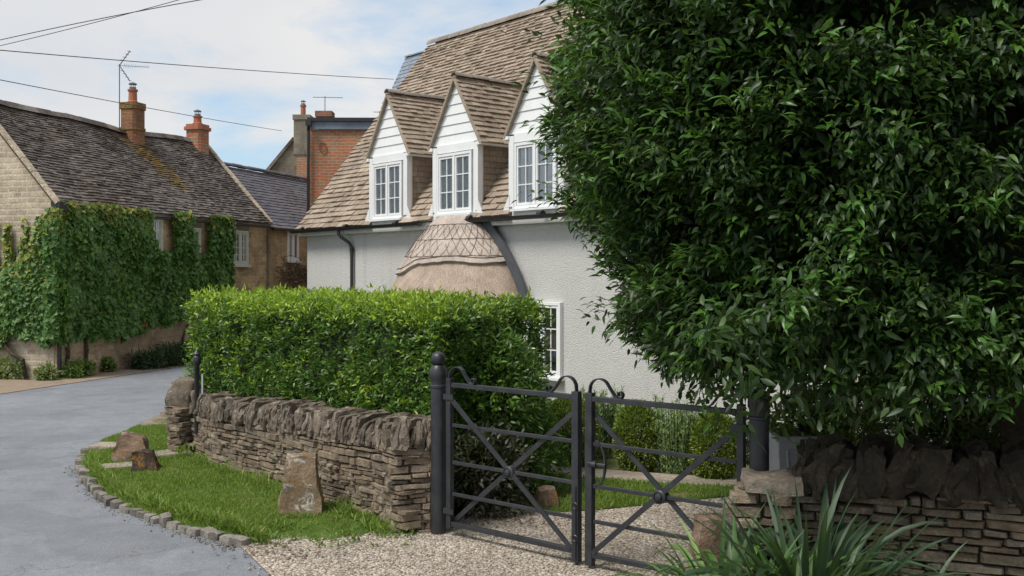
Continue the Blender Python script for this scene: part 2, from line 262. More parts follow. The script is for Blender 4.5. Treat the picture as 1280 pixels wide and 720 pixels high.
# ------------------------------------------------------------------ objects
def tag(o, label=None, cat=None, group=None, kind=None):
    if label: o['label'] = label
    if cat: o['category'] = cat
    if group: o['group'] = group
    if kind: o['kind'] = kind
    return o
def empty(name, loc=(0, 0, 0), label=None, cat=None, group=None):
    o = bpy.data.objects.new(name, None); col.objects.link(o); o.location = loc; o.empty_display_size = 0.2
    return tag(o, label, cat, group)
def link(name, me, m, parent=None):
    if m: me.materials.append(M[m] if isinstance(m, str) else m)
    o = bpy.data.objects.new(name, me); col.objects.link(o)
    if parent:
        o.parent = parent
        pw = Vector((0, 0, 0)); q = parent
        while q: pw += Vector(q.location); q = q.parent
        o.location = -pw
    return o
class MB:
    def __init__(s): s.v = []; s.f = []
    def add(s, vs, fs):
        b = len(s.v); s.v += [tuple(v) for v in vs]; s.f += [tuple(b+i for i in f) for f in fs]; return s
    def hexa(s, p):  # 8 pts: bottom 4 ccw, top 4 ccw
        return s.add(p, [(3, 2, 1, 0), (4, 5, 6, 7), (0, 1, 5, 4), (1, 2, 6, 5), (2, 3, 7, 6), (3, 0, 4, 7)])
    def box(s, O, X, Y, Z):   # corner + three edge vectors
        O, X, Y, Z = map(Vector, (O, X, Y, Z))
        if X.cross(Y).dot(Z) < 0: X, Y = Y, X
        return s.hexa([O, O+X, O+X+Y, O+Y, O+Z, O+X+Z, O+X+Y+Z, O+Y+Z])
    def cbox(s, c, X, Y, Z):
        c, X, Y, Z = map(Vector, (c, X, Y, Z)); return s.box(c-X/2-Y/2-Z/2, X, Y, Z)
    def prism(s, pts, ext):
        pts = [Vector(p) for p in pts]; ext = Vector(ext); k = len(pts)
        nrm = Vector((0, 0, 0))
        for i in range(k): nrm += (pts[i]-pts[0]).cross(pts[(i+1) % k]-pts[0])
        if nrm.dot(ext) < 0: pts.reverse()
        return s.add(pts+[p+ext for p in pts], [tuple(range(k-1, -1, -1)), tuple(range(k, 2*k))]+[(i, (i+1) % k, k+(i+1) % k, k+i) for i in range(k)])
    def tube(s, pts, r, n=8, cap=True, flat=None):
        pts = [Vector(p) for p in pts]; k = len(pts)
        rr = r if isinstance(r, (list, tuple)) else [r]*k
        vs = []; up = None
        for i, p in enumerate(pts):
            t = (pts[min(i+1, k-1)]-pts[max(i-1, 0)]).normalized()
            if up is None: up = t.orthogonal().normalized() if not flat else Vector(flat)
            a = (up-t*up.dot(t))
            a = a.normalized() if a.length > 1e-5 else t.orthogonal().normalized()
            b = t.cross(a); 
            if not flat: up = a
            for j in range(n):
                q = 2*PI*j/n; vs.append(p+(a*math.cos(q)+b*math.sin(q))*rr[i])
        fs = [(i*n+j, i*n+(j+1) % n, (i+1)*n+(j+1) % n, (i+1)*n+j) for i in range(k-1) for j in range(n)]
        if cap: fs += [tuple(range(n-1, -1, -1)), tuple((k-1)*n+j for j in range(n))]
        return s.add(vs, fs)
    def lathe(s, c, prof, n=20):
        c = Vector(c); vs = [c+Vector((r*math.cos(2*PI*j/n), r*math.sin(2*PI*j/n), z)) for r, z in prof for j in range(n)]
        k = len(prof)
        fs = [(i*n+j, i*n+(j+1) % n, (i+1)*n+(j+1) % n, (i+1)*n+j) for i in range(k-1) for j in range(n)]
        fs += [tuple(range(n-1, -1, -1)), tuple((k-1)*n+j for j in range(n))]
        return s.add(vs, fs)
    def strip(s, pts, W, T):  # flat bar following pts, width vector W, thickness vec list
        pts = [Vector(p) for p in pts]; W = Vector(W); k = len(pts); vs = []
        for i, p in enumerate(pts):
            t = (pts[min(i+1, k-1)]-pts[max(i-1, 0)]).normalized(); nn = t.cross(W).normalized()*T
            vs += [p-W/2-nn/2, p+W/2-nn/2, p+W/2+nn/2, p-W/2+nn/2]
        fs = [(i*4+j, i*4+(j+1) % 4, (i+1)*4+(j+1) % 4, (i+1)*4+j) for i in range(k-1) for j in range(4)]
        fs += [(3, 2, 1, 0), tuple((k-1)*4+j for j in range(4))]
        return s.add(vs, fs)
    def rock(s, c, X, Y, Z, n=3, rnd=0.5, amp=0.12, seed=0, taper=1.0, sc_=3.0, chip=0):
        c, X, Y, Z = map(Vector, (c, X, Y, Z)); idx = {}; vs = []; fs = []
        def vid(i, j, k):
            if (i, j, k) in idx: return idx[(i, j, k)]
            p = Vector((i/n*2-1, j/n*2-1, k/n*2-1)); q = p.normalized()*1.25
            p = p.lerp(q, rnd*0.5)
            tp = lerp(1.0, taper, (p.z+1)/2)
            p.x *= tp; p.y *= tp
            w = c+X*p.x/2+Y*p.y/2+Z*p.z/2
            d = noise.noise_vector(Vector((w.x*sc_+seed, w.y*sc_-seed, w.z*sc_+seed*.3)))+noise.noise_vector(Vector((w.x*sc_*3, w.y*sc_*3+seed, w.z*sc_*3)))*0.45
            L = min(X.length, Y.length, Z.length)
            if chip: d = d+Vector((random.gauss(0, chip), random.gauss(0, chip), random.gauss(0, chip)))
            idx[(i, j, k)] = len(vs); vs.append(w+d*amp*max(L, .05)); return idx[(i, j, k)]
        for a in range(n):
            for b in range(n):
                for q in (0, n):
                    f1 = [vid(a, b, q), vid(a+1, b, q), vid(a+1, b+1, q), vid(a, b+1, q)]
                    f2 = [vid(a, q, b), vid(a, q, b+1), vid(a+1, q, b+1), vid(a+1, q, b)]
                    f3 = [vid(q, a, b), vid(q, a+1, b), vid(q, a+1, b+1), vid(q, a, b+1)]
                    for f in (f1, f2, f3): fs.append(tuple(f if q else f[::-1]))
        return s.add(vs, fs)
    def build(s, name, m, parent=None, smooth=False, uv=True, bevel=0):
        me = bpy.data.meshes.new(name); me.from_pydata(s.v, [], s.f); me.update()
        if uv and len(s.f):
            ul = me.uv_layers.new(name='UVMap'); d = ul.data
            for p in me.polygons:
                nn = p.normal; t = Vector((-nn.y, nn.x, 0))
                t = t.normalized() if t.length > 0.05 else Vector((1, 0, 0))
                b = nn.cross(t)
                for li in p.loop_indices:
                    c = me.vertices[me.loops[li].vertex_index].co; d[li].uv = (c.dot(t), c.dot(b))
        if smooth:
            me.polygons.foreach_set('use_smooth', [True]*len(me.polygons))
            me.set_sharp_from_angle(angle=R(40)) if smooth == 'auto' else None
        o = link(name, me, m, parent)
        if bevel:
            b = o.modifiers.new('bevel', 'BEVEL'); b.width = bevel; b.segments = 2; b.limit_method = 'ANGLE'
        return o

def npmesh(name, V, Fc, m, parent=None, smooth=False):
    me = bpy.data.meshes.new(name); nf, k = Fc.shape
    me.vertices.add(len(V)); me.vertices.foreach_set('co', V.astype(np.float32).ravel())
    me.loops.add(nf*k); me.loops.foreach_set('vertex_index', Fc.astype(np.int32).ravel())
    me.polygons.add(nf); me.polygons.foreach_set('loop_start', np.arange(0, nf*k, k, dtype=np.int32))
    me.polygons.foreach_set('loop_total', np.full(nf, k, dtype=np.int32))
    if smooth: me.polygons.foreach_set('use_smooth', np.ones(nf, dtype=bool))
    me.update(); me.validate()
    return link(name, me, m, parent)
def norm(a): return a/np.maximum(np.linalg.norm(a, axis=1, keepdims=True), 1e-6)
LEAF = {'oval': [(0, 0), (.3, .42), (.62, .36), (1, 0), (.62, -.36), (.3, -.42)],
        'needle': [(0, .3), (.5, .5), (1, 0), (.5, -.5), (0, -.3)],
        'ivy': [(0, 0), (.12, .42), (.45, .30), (.42, .62), (.72, .30), (1, 0), (.72, -.30), (.42, -.62), (.45, -.30), (.12, -.42)]}
def leaves(name, P, D, Nn, L, W, m, parent=None, shape='oval', droop=0.25, fold=0.25):
    P = np.asarray(P, float); D = norm(np.asarray(D, float)); n = len(P)
    Nn = np.asarray(Nn, float); Nn = norm(Nn-D*np.sum(Nn*D, 1, keepdims=True)+1e-5); S = np.cross(D, Nn)
    L = np.broadcast_to(L, (n,))[:, None]; W = np.broadcast_to(W, (n,))[:, None]
    o = LEAF[shape]; k = len(o); vs = []
    for a, b in o:
        vs.append(P+D*L*a+S*W*b+Nn*(abs(b)*W*fold-L*droop*a*a))
    vs.append(P+D*L*.48-Nn*L*droop*.2)
    V = np.stack(vs, 1).reshape(-1, 3)
    base = (np.arange(n)*(k+1))[:, None, None]
    tri = np.array([[i, (i+1) % k, k] for i in range(k)])[None]
    return npmesh(name, V, (base+tri).reshape(-1, 3), m, parent)
def rnd3(n): return norm(rng.normal(size=(n, 3)))
def npnoise(P, s, o=0.0):
    return np.array([noise.noise(Vector((p[0]*s+o, p[1]*s-o, p[2]*s+o*.5))) for p in P])

def sprigs(C, Dir, k, spread, L, W, mat_, name, parent, shape='oval', droop=0.3, jit=0.04, up=0.5, fold=.25):
    """C cluster centres, Dir twig direction; k leaves fanned along each twig"""
    n = len(C); C = np.repeat(C, k, 0); T = norm(np.repeat(Dir, k, 0))
    P = C+T*(rng.random((n*k, 1))-.6)*L*1.5+rng.normal(size=(n*k, 3))*jit
    D = T+rnd3(n*k)*spread
    Nn = rnd3(n*k)*.6+np.array([0, 0, up])+T*.25
    Ls = L*(.65+.6*rng.random(n*k)); Ws = W*(.7+.5*rng.random(n*k))
    return leaves(name, P, D, Nn, Ls, Ws, mat_, parent, shape, droop, fold)

# ------------------------------------------------------------------ terrain
def H(x, y):
    d = (x+.56)*.67+(y-7.56)*.745
    ln = -3.6-.11*(y-11.2)
    return -.55*ss(3.2, 9, d)*ss(.3, 2.5, x-ln)
def inpoly(x, y, P):
    c = False; j = len(P)-1
    for i in range(len(P)):
        a, b = P[i], P[j]
        if (a[1] > y) != (b[1] > y) and x < (b[0]-a[0])*(y-a[1])/(b[1]-a[1])+a[0]: c = not c
        j = i
    return c
def pdist(x, y, P):
    best = 9
    for i in range(len(P)):
        a = P[i]; b = P[(i+1) % len(P)]; dx, dy = b[0]-a[0], b[1]-a[1]
        t = max(0, min(1, ((x-a[0])*dx+(y-a[1])*dy)/(dx*dx+dy*dy+1e-9)))
        best = min(best, math.hypot(x-a[0]-dx*t, y-a[1]-dy*t))
    return best
def sheet(name, poly, off, m, step=.5, lim=(-12, 12, 2, 34), zf=None, kind='structure', parent=None):
    bm = bmesh.new(); vs = [bm.verts.new((p[0], p[1], 0)) for p in poly]; f = bm.faces.new(vs)
    if f.normal.z < 0: f.normal_flip()
    f.normal_update()
    if f.normal.z < 0: f.normal_flip()
    xs = [p[0] for p in poly]; ys = [p[1] for p in poly]
    x = lim[0]
    while x <= lim[1]:
        if min(xs) < x < max(xs): bmesh.ops.bisect_plane(bm, geom=bm.verts[:]+bm.edges[:]+bm.faces[:], plane_co=(x, 0, 0), plane_no=(1, 0, 0))
        x += step
    y = lim[2]
    while y <= lim[3]:
        if min(ys) < y < max(ys): bmesh.ops.bisect_plane(bm, geom=bm.verts[:]+bm.edges[:]+bm.faces[:], plane_co=(0, y, 0), plane_no=(0, 1, 0))
        y += step
    bmesh.ops.triangulate(bm, faces=bm.faces[:])
    for v in bm.verts: v.co.z = (H(v.co.x, v.co.y)+off) if zf is None else zf(v.co.x, v.co.y)
    me = bpy.data.meshes.new(name); bm.to_mesh(me); bm.free()
    o = link(name, me, m, parent); 
    if kind: o['kind'] = kind
    return o
big = [(-400, -60), (400, -60), (400, 900), (-400, 900)]
sheet('ground', big, -.03, 'ground', .5)
KERB = [gr(100, 580), gr(101, 591), gr(108, 606), gr(125, 622), gr(160, 640), gr(220, 661), gr(270, 674), gr(305, 683)]
KERB = [(p.x, p.y) for p in KERB]
UP = [(-4.60, 10.7), (-4.80, 11.6), (-4.78, 13.0), (-4.95, 14.4), (-5.5, 18), (-5.9, 22), (-5.6, 26)]
ROAD = KERB[::-1]+UP+[(-5.2, 30), (-5.6, 30), (-6.15, 25), (-6.95, 21), (-7.8, 18.1), (-8.4, 16.1), (-10, 14.8), (-14, 13.6), (-30, 13), (-30, -20), (12, -20), (3.2, 1.0), (.6, 3.4), (-.7, 5.3), (-1.55, 6.55)]
sheet('road', ROAD, .0, 'road', .5)
GRAV = [(-1.97, 7.2), (-1.55, 6.45), (-.7, 5.2), (.6, 3.3), (3.2, .9), (5, 3), (3.4, 5.2), (2.4, 6.2), (3.6, 7.2), (3.2, 8.6), (2.0, 8.8), (1.53, 8.62), (.70, 8.27), (.33, 8.2), (.0, 8.4), (-.35, 8.3), (-.62, 7.7), (-1.2, 7.95), (-1.9, 7.75)]
sheet('gravel_drive', GRAV, .012, 'gravel', .5)
# far footway by the left house
sheet('earth_verge', [(-8.4, 16.1), (-7.8, 18.1), (-6.95, 21), (-6.15, 25), (-5.6, 30), (-6.5, 30), (-7.6, 22.3), (-8.9, 18.3), (-12, 19.2), (-16, 18), (-16, 14), (-14, 13.6), (-10, 14.8)], .008, 'earth', .5)
# grass verge by the dry stone wall
WALLB = [(-3.44, 10.62), (-3.0, 9.98), (-2.11, 9.0), (-1.54, 8.3), (-1.09, 7.88), (-.87, 7.55)]
VERGE = KERB+[(-1.75, 7.22), (-1.45, 7.3), (-1.1, 7.55)]+[(x+.1, y+.15) for x, y in WALLB[::-1]]+[(-3.75, 11.2), (-4.0, 13), (-4.2, 15), (-4.7, 18), (-5.5, 18), (-4.95, 14.4), (-4.78, 13.0), (-4.80, 11.6), (-4.60, 10.7)]
EDGE = [(-1.97, 7.29), (-1.75, 7.22), (-1.45, 7.3), (-1.1, 7.55)]
def zverge(x, y):
    k = min(pdist(x, y, EDGE), pdist(x, y, VERGE)+.12)
    return .008+.075*ss(0, .4, k)+.014*nz((x, y, 0), 2.2)+.012*nz((x, y, 5), 7)*(1-ss(.1, .5, k))
sheet('grass_verge', VERGE, 0, 'turf', .15, zf=zverge)
# kerb stones (rounded setts)
mb = MB(); pl = [Vector((x, y, 0)) for x, y in [(-4.70, 11.2), (-4.60, 10.7)]+KERB]
def walk(pl, step, fn):
    i = 0; tot = sum((pl[k+1]-pl[k]).length for k in range(len(pl)-1)); d = 0
    while d < tot:
        w = step*(.75+.5*random.random()); dd = min(d+w/2, tot-1e-4); k = 0
        while dd > (pl[k+1]-pl[k]).length: dd -= (pl[k+1]-pl[k]).length; k += 1
        t = (pl[k+1]-pl[k]).normalized(); fn(pl[k]+t*dd, t, w, d/tot); d += w
def kst(p, t, w, q):
    nn = Vector((-t.y, t.x, 0)); h = random.uniform(.055, .10)
    mb.rock(p+Vector((0, 0, h/2-.03))+nn*.018*random.uniform(-1, 1), (t*w*.88+nn*random.gauss(0, .012)), nn*random.uniform(.07, .10), Vector((0, 0, h+.03)), 4, .7, .26, random.random()*9)
walk(pl, .13, kst)
tag(mb.build('stone_kerb', 'kerb', smooth='auto'), kind='structure')
# slabs
for q, (c, sx, sy, a) in enumerate([((-4.35, 10.95), .55, .3, 0), ((-3.62, 10.45), .42, .34, .5), ((-3.86, 9.72), .36, .22, .4), ((-4.45, 12.9), .45, 1.1, .1)]):
    b = MB(); ca, sa = math.cos(a), math.sin(a)
    b.rock((c[0], c[1], zverge(*c)+.0), (sx*ca, sx*sa, 0), (-sy*sa, sy*ca, 0), (0, 0, .05), 4, .25, .15, q)
    lab = ['pale flagstone sunk in the verge by the road edge', 'pale flagstone at the foot of the wall pier', 'small flat stone lying in grass by the two boulders', 'long pale slab in the verge beyond the boulders'][q]
    tag(b.build('flagstone', 'flag', smooth='auto'), lab, 'paving stone', 'flagstones in the verge')
# lawn + path in garden
LAWN = [(.05, 8.35), (.33, 8.2), (.70, 8.27), (1.53, 8.62), (2.0, 8.8), (3.2, 8.6), (5.5, 8.2), (5.5, 8.7), (3.2, 9.0), (2.1, 9.12), (1.6, 9.2), (.80, 9.48), (.38, 9.7), (.0, 9.6)]
sheet('lawn', LAWN, .018, 'turf', .5)
PATH = [(.36, 9.72), (.80, 9.50), (1.6, 9.22), (2.1, 9.14), (3.2, 9.02), (5.5, 8.72), (5.5, 9.2), (2.2, 9.55), (1.6, 9.7), (.84, 9.98), (.42, 10.2)]
sheet('garden_path', PATH, .022, 'flag', .5)

# grass blades
def blades(name, poly, n, zf, hgt, m='grass', parent=None, bb=None):
    xs = [p[0] for p in poly]; ys = [p[1] for p in poly]; bb = bb or (min(xs), max(xs), min(ys), max(ys)); P = []
    while len(P) < n:
        x = random.uniform(bb[0], bb[1]); y = random.uniform(bb[2], bb[3])
        if inpoly(x, y, poly):
            dn = nz((x, y, 3), 1.6)+.5*nz((x, y, 1), 5)
            if dn < -.22 and random.random() < .8: continue
            if name == 'grass' and pdist(x, y, EDGE) < .16*random.random(): continue
            P.append((x, y, zf(x, y)-.004))
    P = np.array(P); n = len(P)
    D = rng.normal(size=(n, 3))*.38+np.array([0, 0, 1]); hh = hgt*(.5+.8*rng.random(n))
    hh *= 1+.6*npnoise(P, 1.7, 4)
    return leaves(name, P, D, rng.normal(size=(n, 3)), hh, hgt*.13+.002, m, parent, 'needle', .35, .1)
tag(blades('grass', VERGE, 64000, zverge, .033, bb=(-5.0, -.8, 7.1, 13.2)), kind='stuff')
tag(blades('lawn_grass', LAWN, 16000, lambda x, y: H(x, y)+.03, .04), kind='stuff')
# tufts at wall foot and kerb
C = []
for q in range(260):
    k = random.random()*(len(WALLB)-1); i = int(k); a, b_ = WALLB[i], WALLB[i+1]; t = k-i
    x = lerp(a[0], b_[0], t)-.05-.1*random.random(); y = lerp(a[1], b_[1], t)-.05-.1*random.random()
    if random.random() < .4: C.append((x, y, zverge(x, y)))
for q in range(300):
    k = random.random()*(len(KERB)-1); i = int(k); a, b_ = KERB[i], KERB[i+1]; t = k-i
    x = lerp(a[0], b_[0], t)+.09; y = lerp(a[1], b_[1], t)+.07; C.append((x, y, zverge(x, y)))
C = np.array(C); o = sprigs(C, np.tile([0, 0, 1.], (len(C), 1)), 14, .6, .085, .009, 'grass', 'grass_tufts', None, 'needle', .4, .02)
tag(o, kind='stuff')
# dandelion-like weeds on the verge edge near gravel
C = []
for q in range(60):
    x = random.uniform(-1.9, -.7); y = random.uniform(7.15, 7.6)
    C.append((x, y, .02))
C = np.array(C); tag(sprigs(C, rnd3(len(C))*.4+np.array([0, 0, .8]), 7, .9, .05, .018, 'l_fresh', 'verge_weeds', None, 'oval', .3, .02), kind='stuff')
# loose gravel stones
P = []
while len(P) < 17000:
    x = random.uniform(-2.0, 3.0); y = random.uniform(5.0, 9.1)
    if inpoly(x, y, GRAV) or (x < .2 and y < 7.6 and random.random() < .22*math.exp(-pdist(x, y, GRAV)/.13)): P.append((x, y, H(x, y)+.014))
P = np.array(P); n = len(P); s = (.004+.008*rng.random(n)**1.6)[:, None]
base = np.array([[1, 0, 0], [0, 1, 0], [-1, 0, 0], [0, -1, 0], [0, 0, .8], [0, 0, -.5]], float)
a = rng.random(n)*6.28; ca, sa = np.cos(a), np.sin(a); V = []
for q in base:
    w = q*(1+.35*rng.normal(size=(n, 3)))
    V.append(P+s*np.stack([w[:, 0]*ca-w[:, 1]*sa, w[:, 0]*sa+w[:, 1]*ca, w[:, 2]], 1))
V = np.stack(V, 1).reshape(-1, 3)
tri = np.array([[0, 1, 4], [1, 2, 4], [2, 3, 4], [3, 0, 4], [1, 0, 5], [2, 1, 5], [3, 2, 5], [0, 3, 5]])
tag(npmesh('loose_gravel', V, ((np.arange(n)*6)[:, None, None]+tri[None]).reshape(-1, 3), 'pebble'), kind='stuff')
def edgegrit(n_):
    P = []
    while len(P) < n_:
        k = random.random()*(len(KERB)-1); i = int(k); a, b_ = KERB[i], KERB[i+1]; t = k-i; dx, dy = b_[0]-a[0], b_[1]-a[1]; L = math.hypot(dx, dy); o_ = .05+abs(random.gauss(0, .05))
        P.append((lerp(a[0], b_[0], t)+dy/L*o_, lerp(a[1], b_[1], t)-dx/L*o_, .003))
    return np.array(P)
P = edgegrit(350); n = len(P); s = (.003+.007*rng.random(n)**2)[:, None]; V = []
for q in base:
    w = q*(1+.35*rng.normal(size=(n, 3))); V.append(P+s*w)
V = np.stack(V, 1).reshape(-1, 3)
tag(npmesh('road_grit', V, ((np.arange(n)*6)[:, None, None]+tri[None]).reshape(-1, 3), 'kerb'), kind='stuff')
# fallen leaves under the hedge by the gate and along kerb
P = []
for q in range(300):
    if q < 230: x = random.uniform(-.5, .6); y = random.uniform(7.7, 9.1)
    else:
        k = random.random(); x = lerp(-2.2, -1.4, k)+random.gauss(0, .12); y = lerp(7.35, 7.0, k)+random.gauss(0, .08)-.08
    P.append((x, y, H(x, y)+.022))
P = np.array(P); D = rng.normal(size=(len(P), 3))*np.array([1, 1, .25])
tag(leaves('fallen_leaves', P, D, np.tile([0, 0, 1.], (len(P), 1)), .045, .022, 'deadleaf'), kind='stuff')

# ------------------------------------------------------------------ dry stone walls
class Path:
    def __init__(s, pts): s.p = [Vector((a, b, 0)) for a, b in pts]; s.l = [0]; [s.l.append(s.l[-1]+(s.p[i+1]-s.p[i]).length) for i in range(len(s.p)-1)]; s.L = s.l[-1]
    def at(s, d):
        d = max(0, min(s.L-1e-5, d)); i = 0
        while s.l[i+1] <= d: i += 1
        t = (s.p[i+1]-s.p[i]).normalized(); return s.p[i]+t*(d-s.l[i]), t
def stone_face(mb, path, z0, ztop, side, sw, sh, dep, jit=.012, d0=0, d1=None):
    """courses of irregular stones; side=+1 -> face normal is t rotated -90deg"""
    d1 = path.L if d1 is None else d1; z = z0
    while True:
        h = sh*random.choice((.55, .75, 1, 1, 1.3, 1.7))*random.uniform(.85, 1.15)
        if z > max(ztop(0), ztop(1)): break
        d = d0-random.random()*sw*.5
        while d < d1:
            w = sw*random.choice((.45, .7, 1, 1.3, 1.9))*random.uniform(.8, 1.2)
            a, b = max(d, d0), min(d+w, d1)
            if b-a > .02:
                wob = .018*math.sin(d*2.3+z*9)+.012*nz((d, z, 0), 3)
                zz = z+wob; zt = ztop(((a+b)/2-d0)/(d1-d0))
                hh = min(h, zt-zz)
                if hh > .012:
                    p, t = path.at((a+b)/2); nn = Vector((t.y, -t.x, 0))*side
                    o_ = random.uniform(-jit, jit); g = .0035; ww = (b-a)/2-g
                    f = p+nn*o_; zc = zz+hh/2
                    hz = hh/2-g*.8; J = lambda k: random.uniform(-k, k)
                    tl = J(.05)
                    vs = []
                    for (dp, s_) in ((-dep, 1.0), (-.02, 1.0), (0.006, .82)):
                        for (sx, sz) in ((-1, -1), (1, -1), (1, 1), (-1, 1)):
                            q = f+nn*(dp+J(.004))+t*(sx*ww*(s_ if s_ == 1 else 1-(.012/max(ww, .013)))+J(.005))
                            vs.append((q.x, q.y, zc+sz*hz*s_+sx*ww*tl+J(.0035)))
                    mb.add(vs, [(8, 9, 10, 11), (0, 1, 5, 4), (1, 2, 6, 5), (2, 3, 7, 6), (3, 0, 4, 7), (4, 5, 9, 8), (5, 6, 10, 9), (6, 7, 11, 10), (7, 4, 8, 11)])
            d += w
        z += h
def coping(mb, path, zb, hgt, dep, th, back, d0=0, d1=None, n=4, amp=.28, lean=.3, chip=.14, ov=.9):
    d = d0; d1 = path.L if d1 is None else d1
    while d < d1:
        w = th*random.uniform(.6, 1.7); p, t = path.at(d+w/2); nn = Vector((-t.y, t.x, 0))*back
        z = zb((d-d0)/(d1-d0)); h = hgt*random.uniform(.82, 1.2); ln = lean*random.uniform(-.1, 1)
        mb.rock(p+nn*(dep/2-.03+random.uniform(-.02, .02))+Vector((0, 0, z+h/2-.02)), t*w*1.02, nn*dep, Vector((0, 0, h))+t*h*ln, n, .45, amp, random.random()*50, .85, 4.5, chip)
        d += w*ov
wp = Path(WALLB+[(-.615, 7.60)])
wall = empty('dry_stone_wall', (-2.1, 9.0, 0), 'long low dry stone wall with upright coping under the clipped hedge', 'stone wall')
ztop = lambda k: lerp(.51, .67, k)
b = MB(); stone_face(b, wp, -.02, ztop, 1, .15, .035, .15, .016)
pe = Path([(-.615, 7.60), (-.58, 7.95)]); stone_face(b, pe, -.02, lambda k: .67, 1, .13, .045, .12)
b.build('stone_courses', 'wallstone', wall)
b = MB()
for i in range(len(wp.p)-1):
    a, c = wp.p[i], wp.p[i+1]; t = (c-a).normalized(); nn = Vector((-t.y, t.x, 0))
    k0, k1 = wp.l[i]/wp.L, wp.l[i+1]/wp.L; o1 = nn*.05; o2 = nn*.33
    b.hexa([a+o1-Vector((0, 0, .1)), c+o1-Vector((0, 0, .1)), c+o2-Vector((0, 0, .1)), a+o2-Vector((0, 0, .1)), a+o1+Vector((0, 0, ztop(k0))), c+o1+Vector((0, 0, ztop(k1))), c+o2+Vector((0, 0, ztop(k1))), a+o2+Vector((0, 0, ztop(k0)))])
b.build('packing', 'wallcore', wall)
b = MB(); coping(b, wp, ztop, .20, .40, .055, 1, amp=.55, n=5)
b.build('coping', 'wallcop', wall, smooth=False)
# pier at the far end
pier = empty('wall_pier', (-3.68, 10.75, 0), 'short stone pier with a rounded block on top at the far wall end', 'stone pier')
b = MB(); pp = Path([(-3.72, 11.1), (-3.70, 10.70), (-3.47, 10.52), (-3.36, 10.75)]); stone_face(b, pp, -.02, lambda k: .56, 1, .16, .05, .12, .02)
b.build('stone_courses', 'wallstone', pier)
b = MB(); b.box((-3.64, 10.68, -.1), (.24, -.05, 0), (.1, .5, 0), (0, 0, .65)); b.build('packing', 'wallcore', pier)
b = MB(); b.rock((-3.55, 10.84, .68), (.33, -.07, 0), (.1, .40, 0), (0, 0, .29), 10, .75, .13, 3.3, .8, 4); b.build('capstone', 'wallcop', pier, smooth=True)

# right-hand wall under the tree
rp = Path([(1.56, 5.64), (2.3, 5.42), (3.1, 5.12), (4.2, 4.75), (6.0, 4.2)])
rw = empty('dry_stone_wall', (3, 5, 0), 'dry stone wall darkened in colour for tree shade, tall mossy upright coping, beneath the big tree', 'stone wall')
zt2 = lambda k: .775
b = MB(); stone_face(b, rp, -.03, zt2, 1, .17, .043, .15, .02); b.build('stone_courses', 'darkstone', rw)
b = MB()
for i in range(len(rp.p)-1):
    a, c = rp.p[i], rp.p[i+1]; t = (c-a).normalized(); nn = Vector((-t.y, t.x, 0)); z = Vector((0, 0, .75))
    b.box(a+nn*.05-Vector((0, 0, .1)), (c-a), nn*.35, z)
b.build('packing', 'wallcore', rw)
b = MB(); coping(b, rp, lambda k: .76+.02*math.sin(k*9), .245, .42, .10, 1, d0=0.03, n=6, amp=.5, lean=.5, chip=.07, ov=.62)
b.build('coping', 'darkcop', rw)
g = empty('wall_pier', (1.5, 5.6, 0), 'squat stone pier with a flat square cap beside the right gate post', 'stone pier')
b = MB(); pp = Path([(1.34, 5.92), (1.30, 5.66), (1.58, 5.60), (1.64, 5.9)]); stone_face(b, pp, -.03, lambda k: .75, 1, .15, .06, .1, .012); b.build('stone_courses', 'wallstone', g)
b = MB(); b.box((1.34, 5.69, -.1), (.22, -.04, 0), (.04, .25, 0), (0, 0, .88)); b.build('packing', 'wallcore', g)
b = MB(); b.rock((1.50, 5.72, .79), (.32, -.05, 0), (.06, .32, 0), (0, 0, .09), 8, .2, .22, 5, 1, 6); b.build('capstone', 'flag', g)

# ------------------------------------------------------------------ staddle stone and boulders
b = MB(); b.rock((-1.70, 7.98, .26), (.37, .05, 0), (-.05, .32, 0), (0, 0, .54), 10, .04, .07, 2.0, .60, 5)
tag(b.build('guard_stone', 'staddle', smooth='auto'), 'tapered upright guard stone with orange and white lichen by the wall', 'guard stone', 'stones on the verge')
b = MB(); b.rock((-3.90, 10.12, .17), (.38, .08, 0), (-.1, .34, 0), (.05, 0, .36), 9, .3, .16, 9.0, .58, 4)
tag(b.build('guard_stone', 'boulder', smooth='auto'), 'brown sloping guard stone, farther and larger of the pair near the kerb', 'guard stone', 'stones on the verge')
b = MB(); b.rock((-3.57, 9.64, .13), (.30, .03, 0), (-.03, .28, 0), (-.02, 0, .27), 9, .25, .16, 14.0, .55, 4)
tag(b.build('guard_stone', 'boulder_dk', smooth='auto'), 'small dark guard stone flecked with orange, nearer of the pair', 'guard stone', 'stones on the verge')
g = at(893, 668, 6.0)
b = MB(); b.rock((g.x, 6.15, .18), (.26, .03, 0), (-.03, .26, 0), (0, 0, .62), 8, .25, .12, 24.0, .6, 4)
tag(b.build('guard_stone', 'boulder', smooth='auto'), 'worn upright guard stone half hidden in strap leaves by the gate', 'guard stone', 'stones on the verge')
b = MB(); g = gr(682, 634); b.rock((g.x, g.y, .06), (.2, .05, 0), (-.03, .2, 0), (0, 0, .2), 6, .6, .15, 31.0, .8, 4)
tag(b.build('boulder', 'boulder', smooth='auto'), 'small rounded rock at the lawn corner behind the left gate leaf', 'rock')

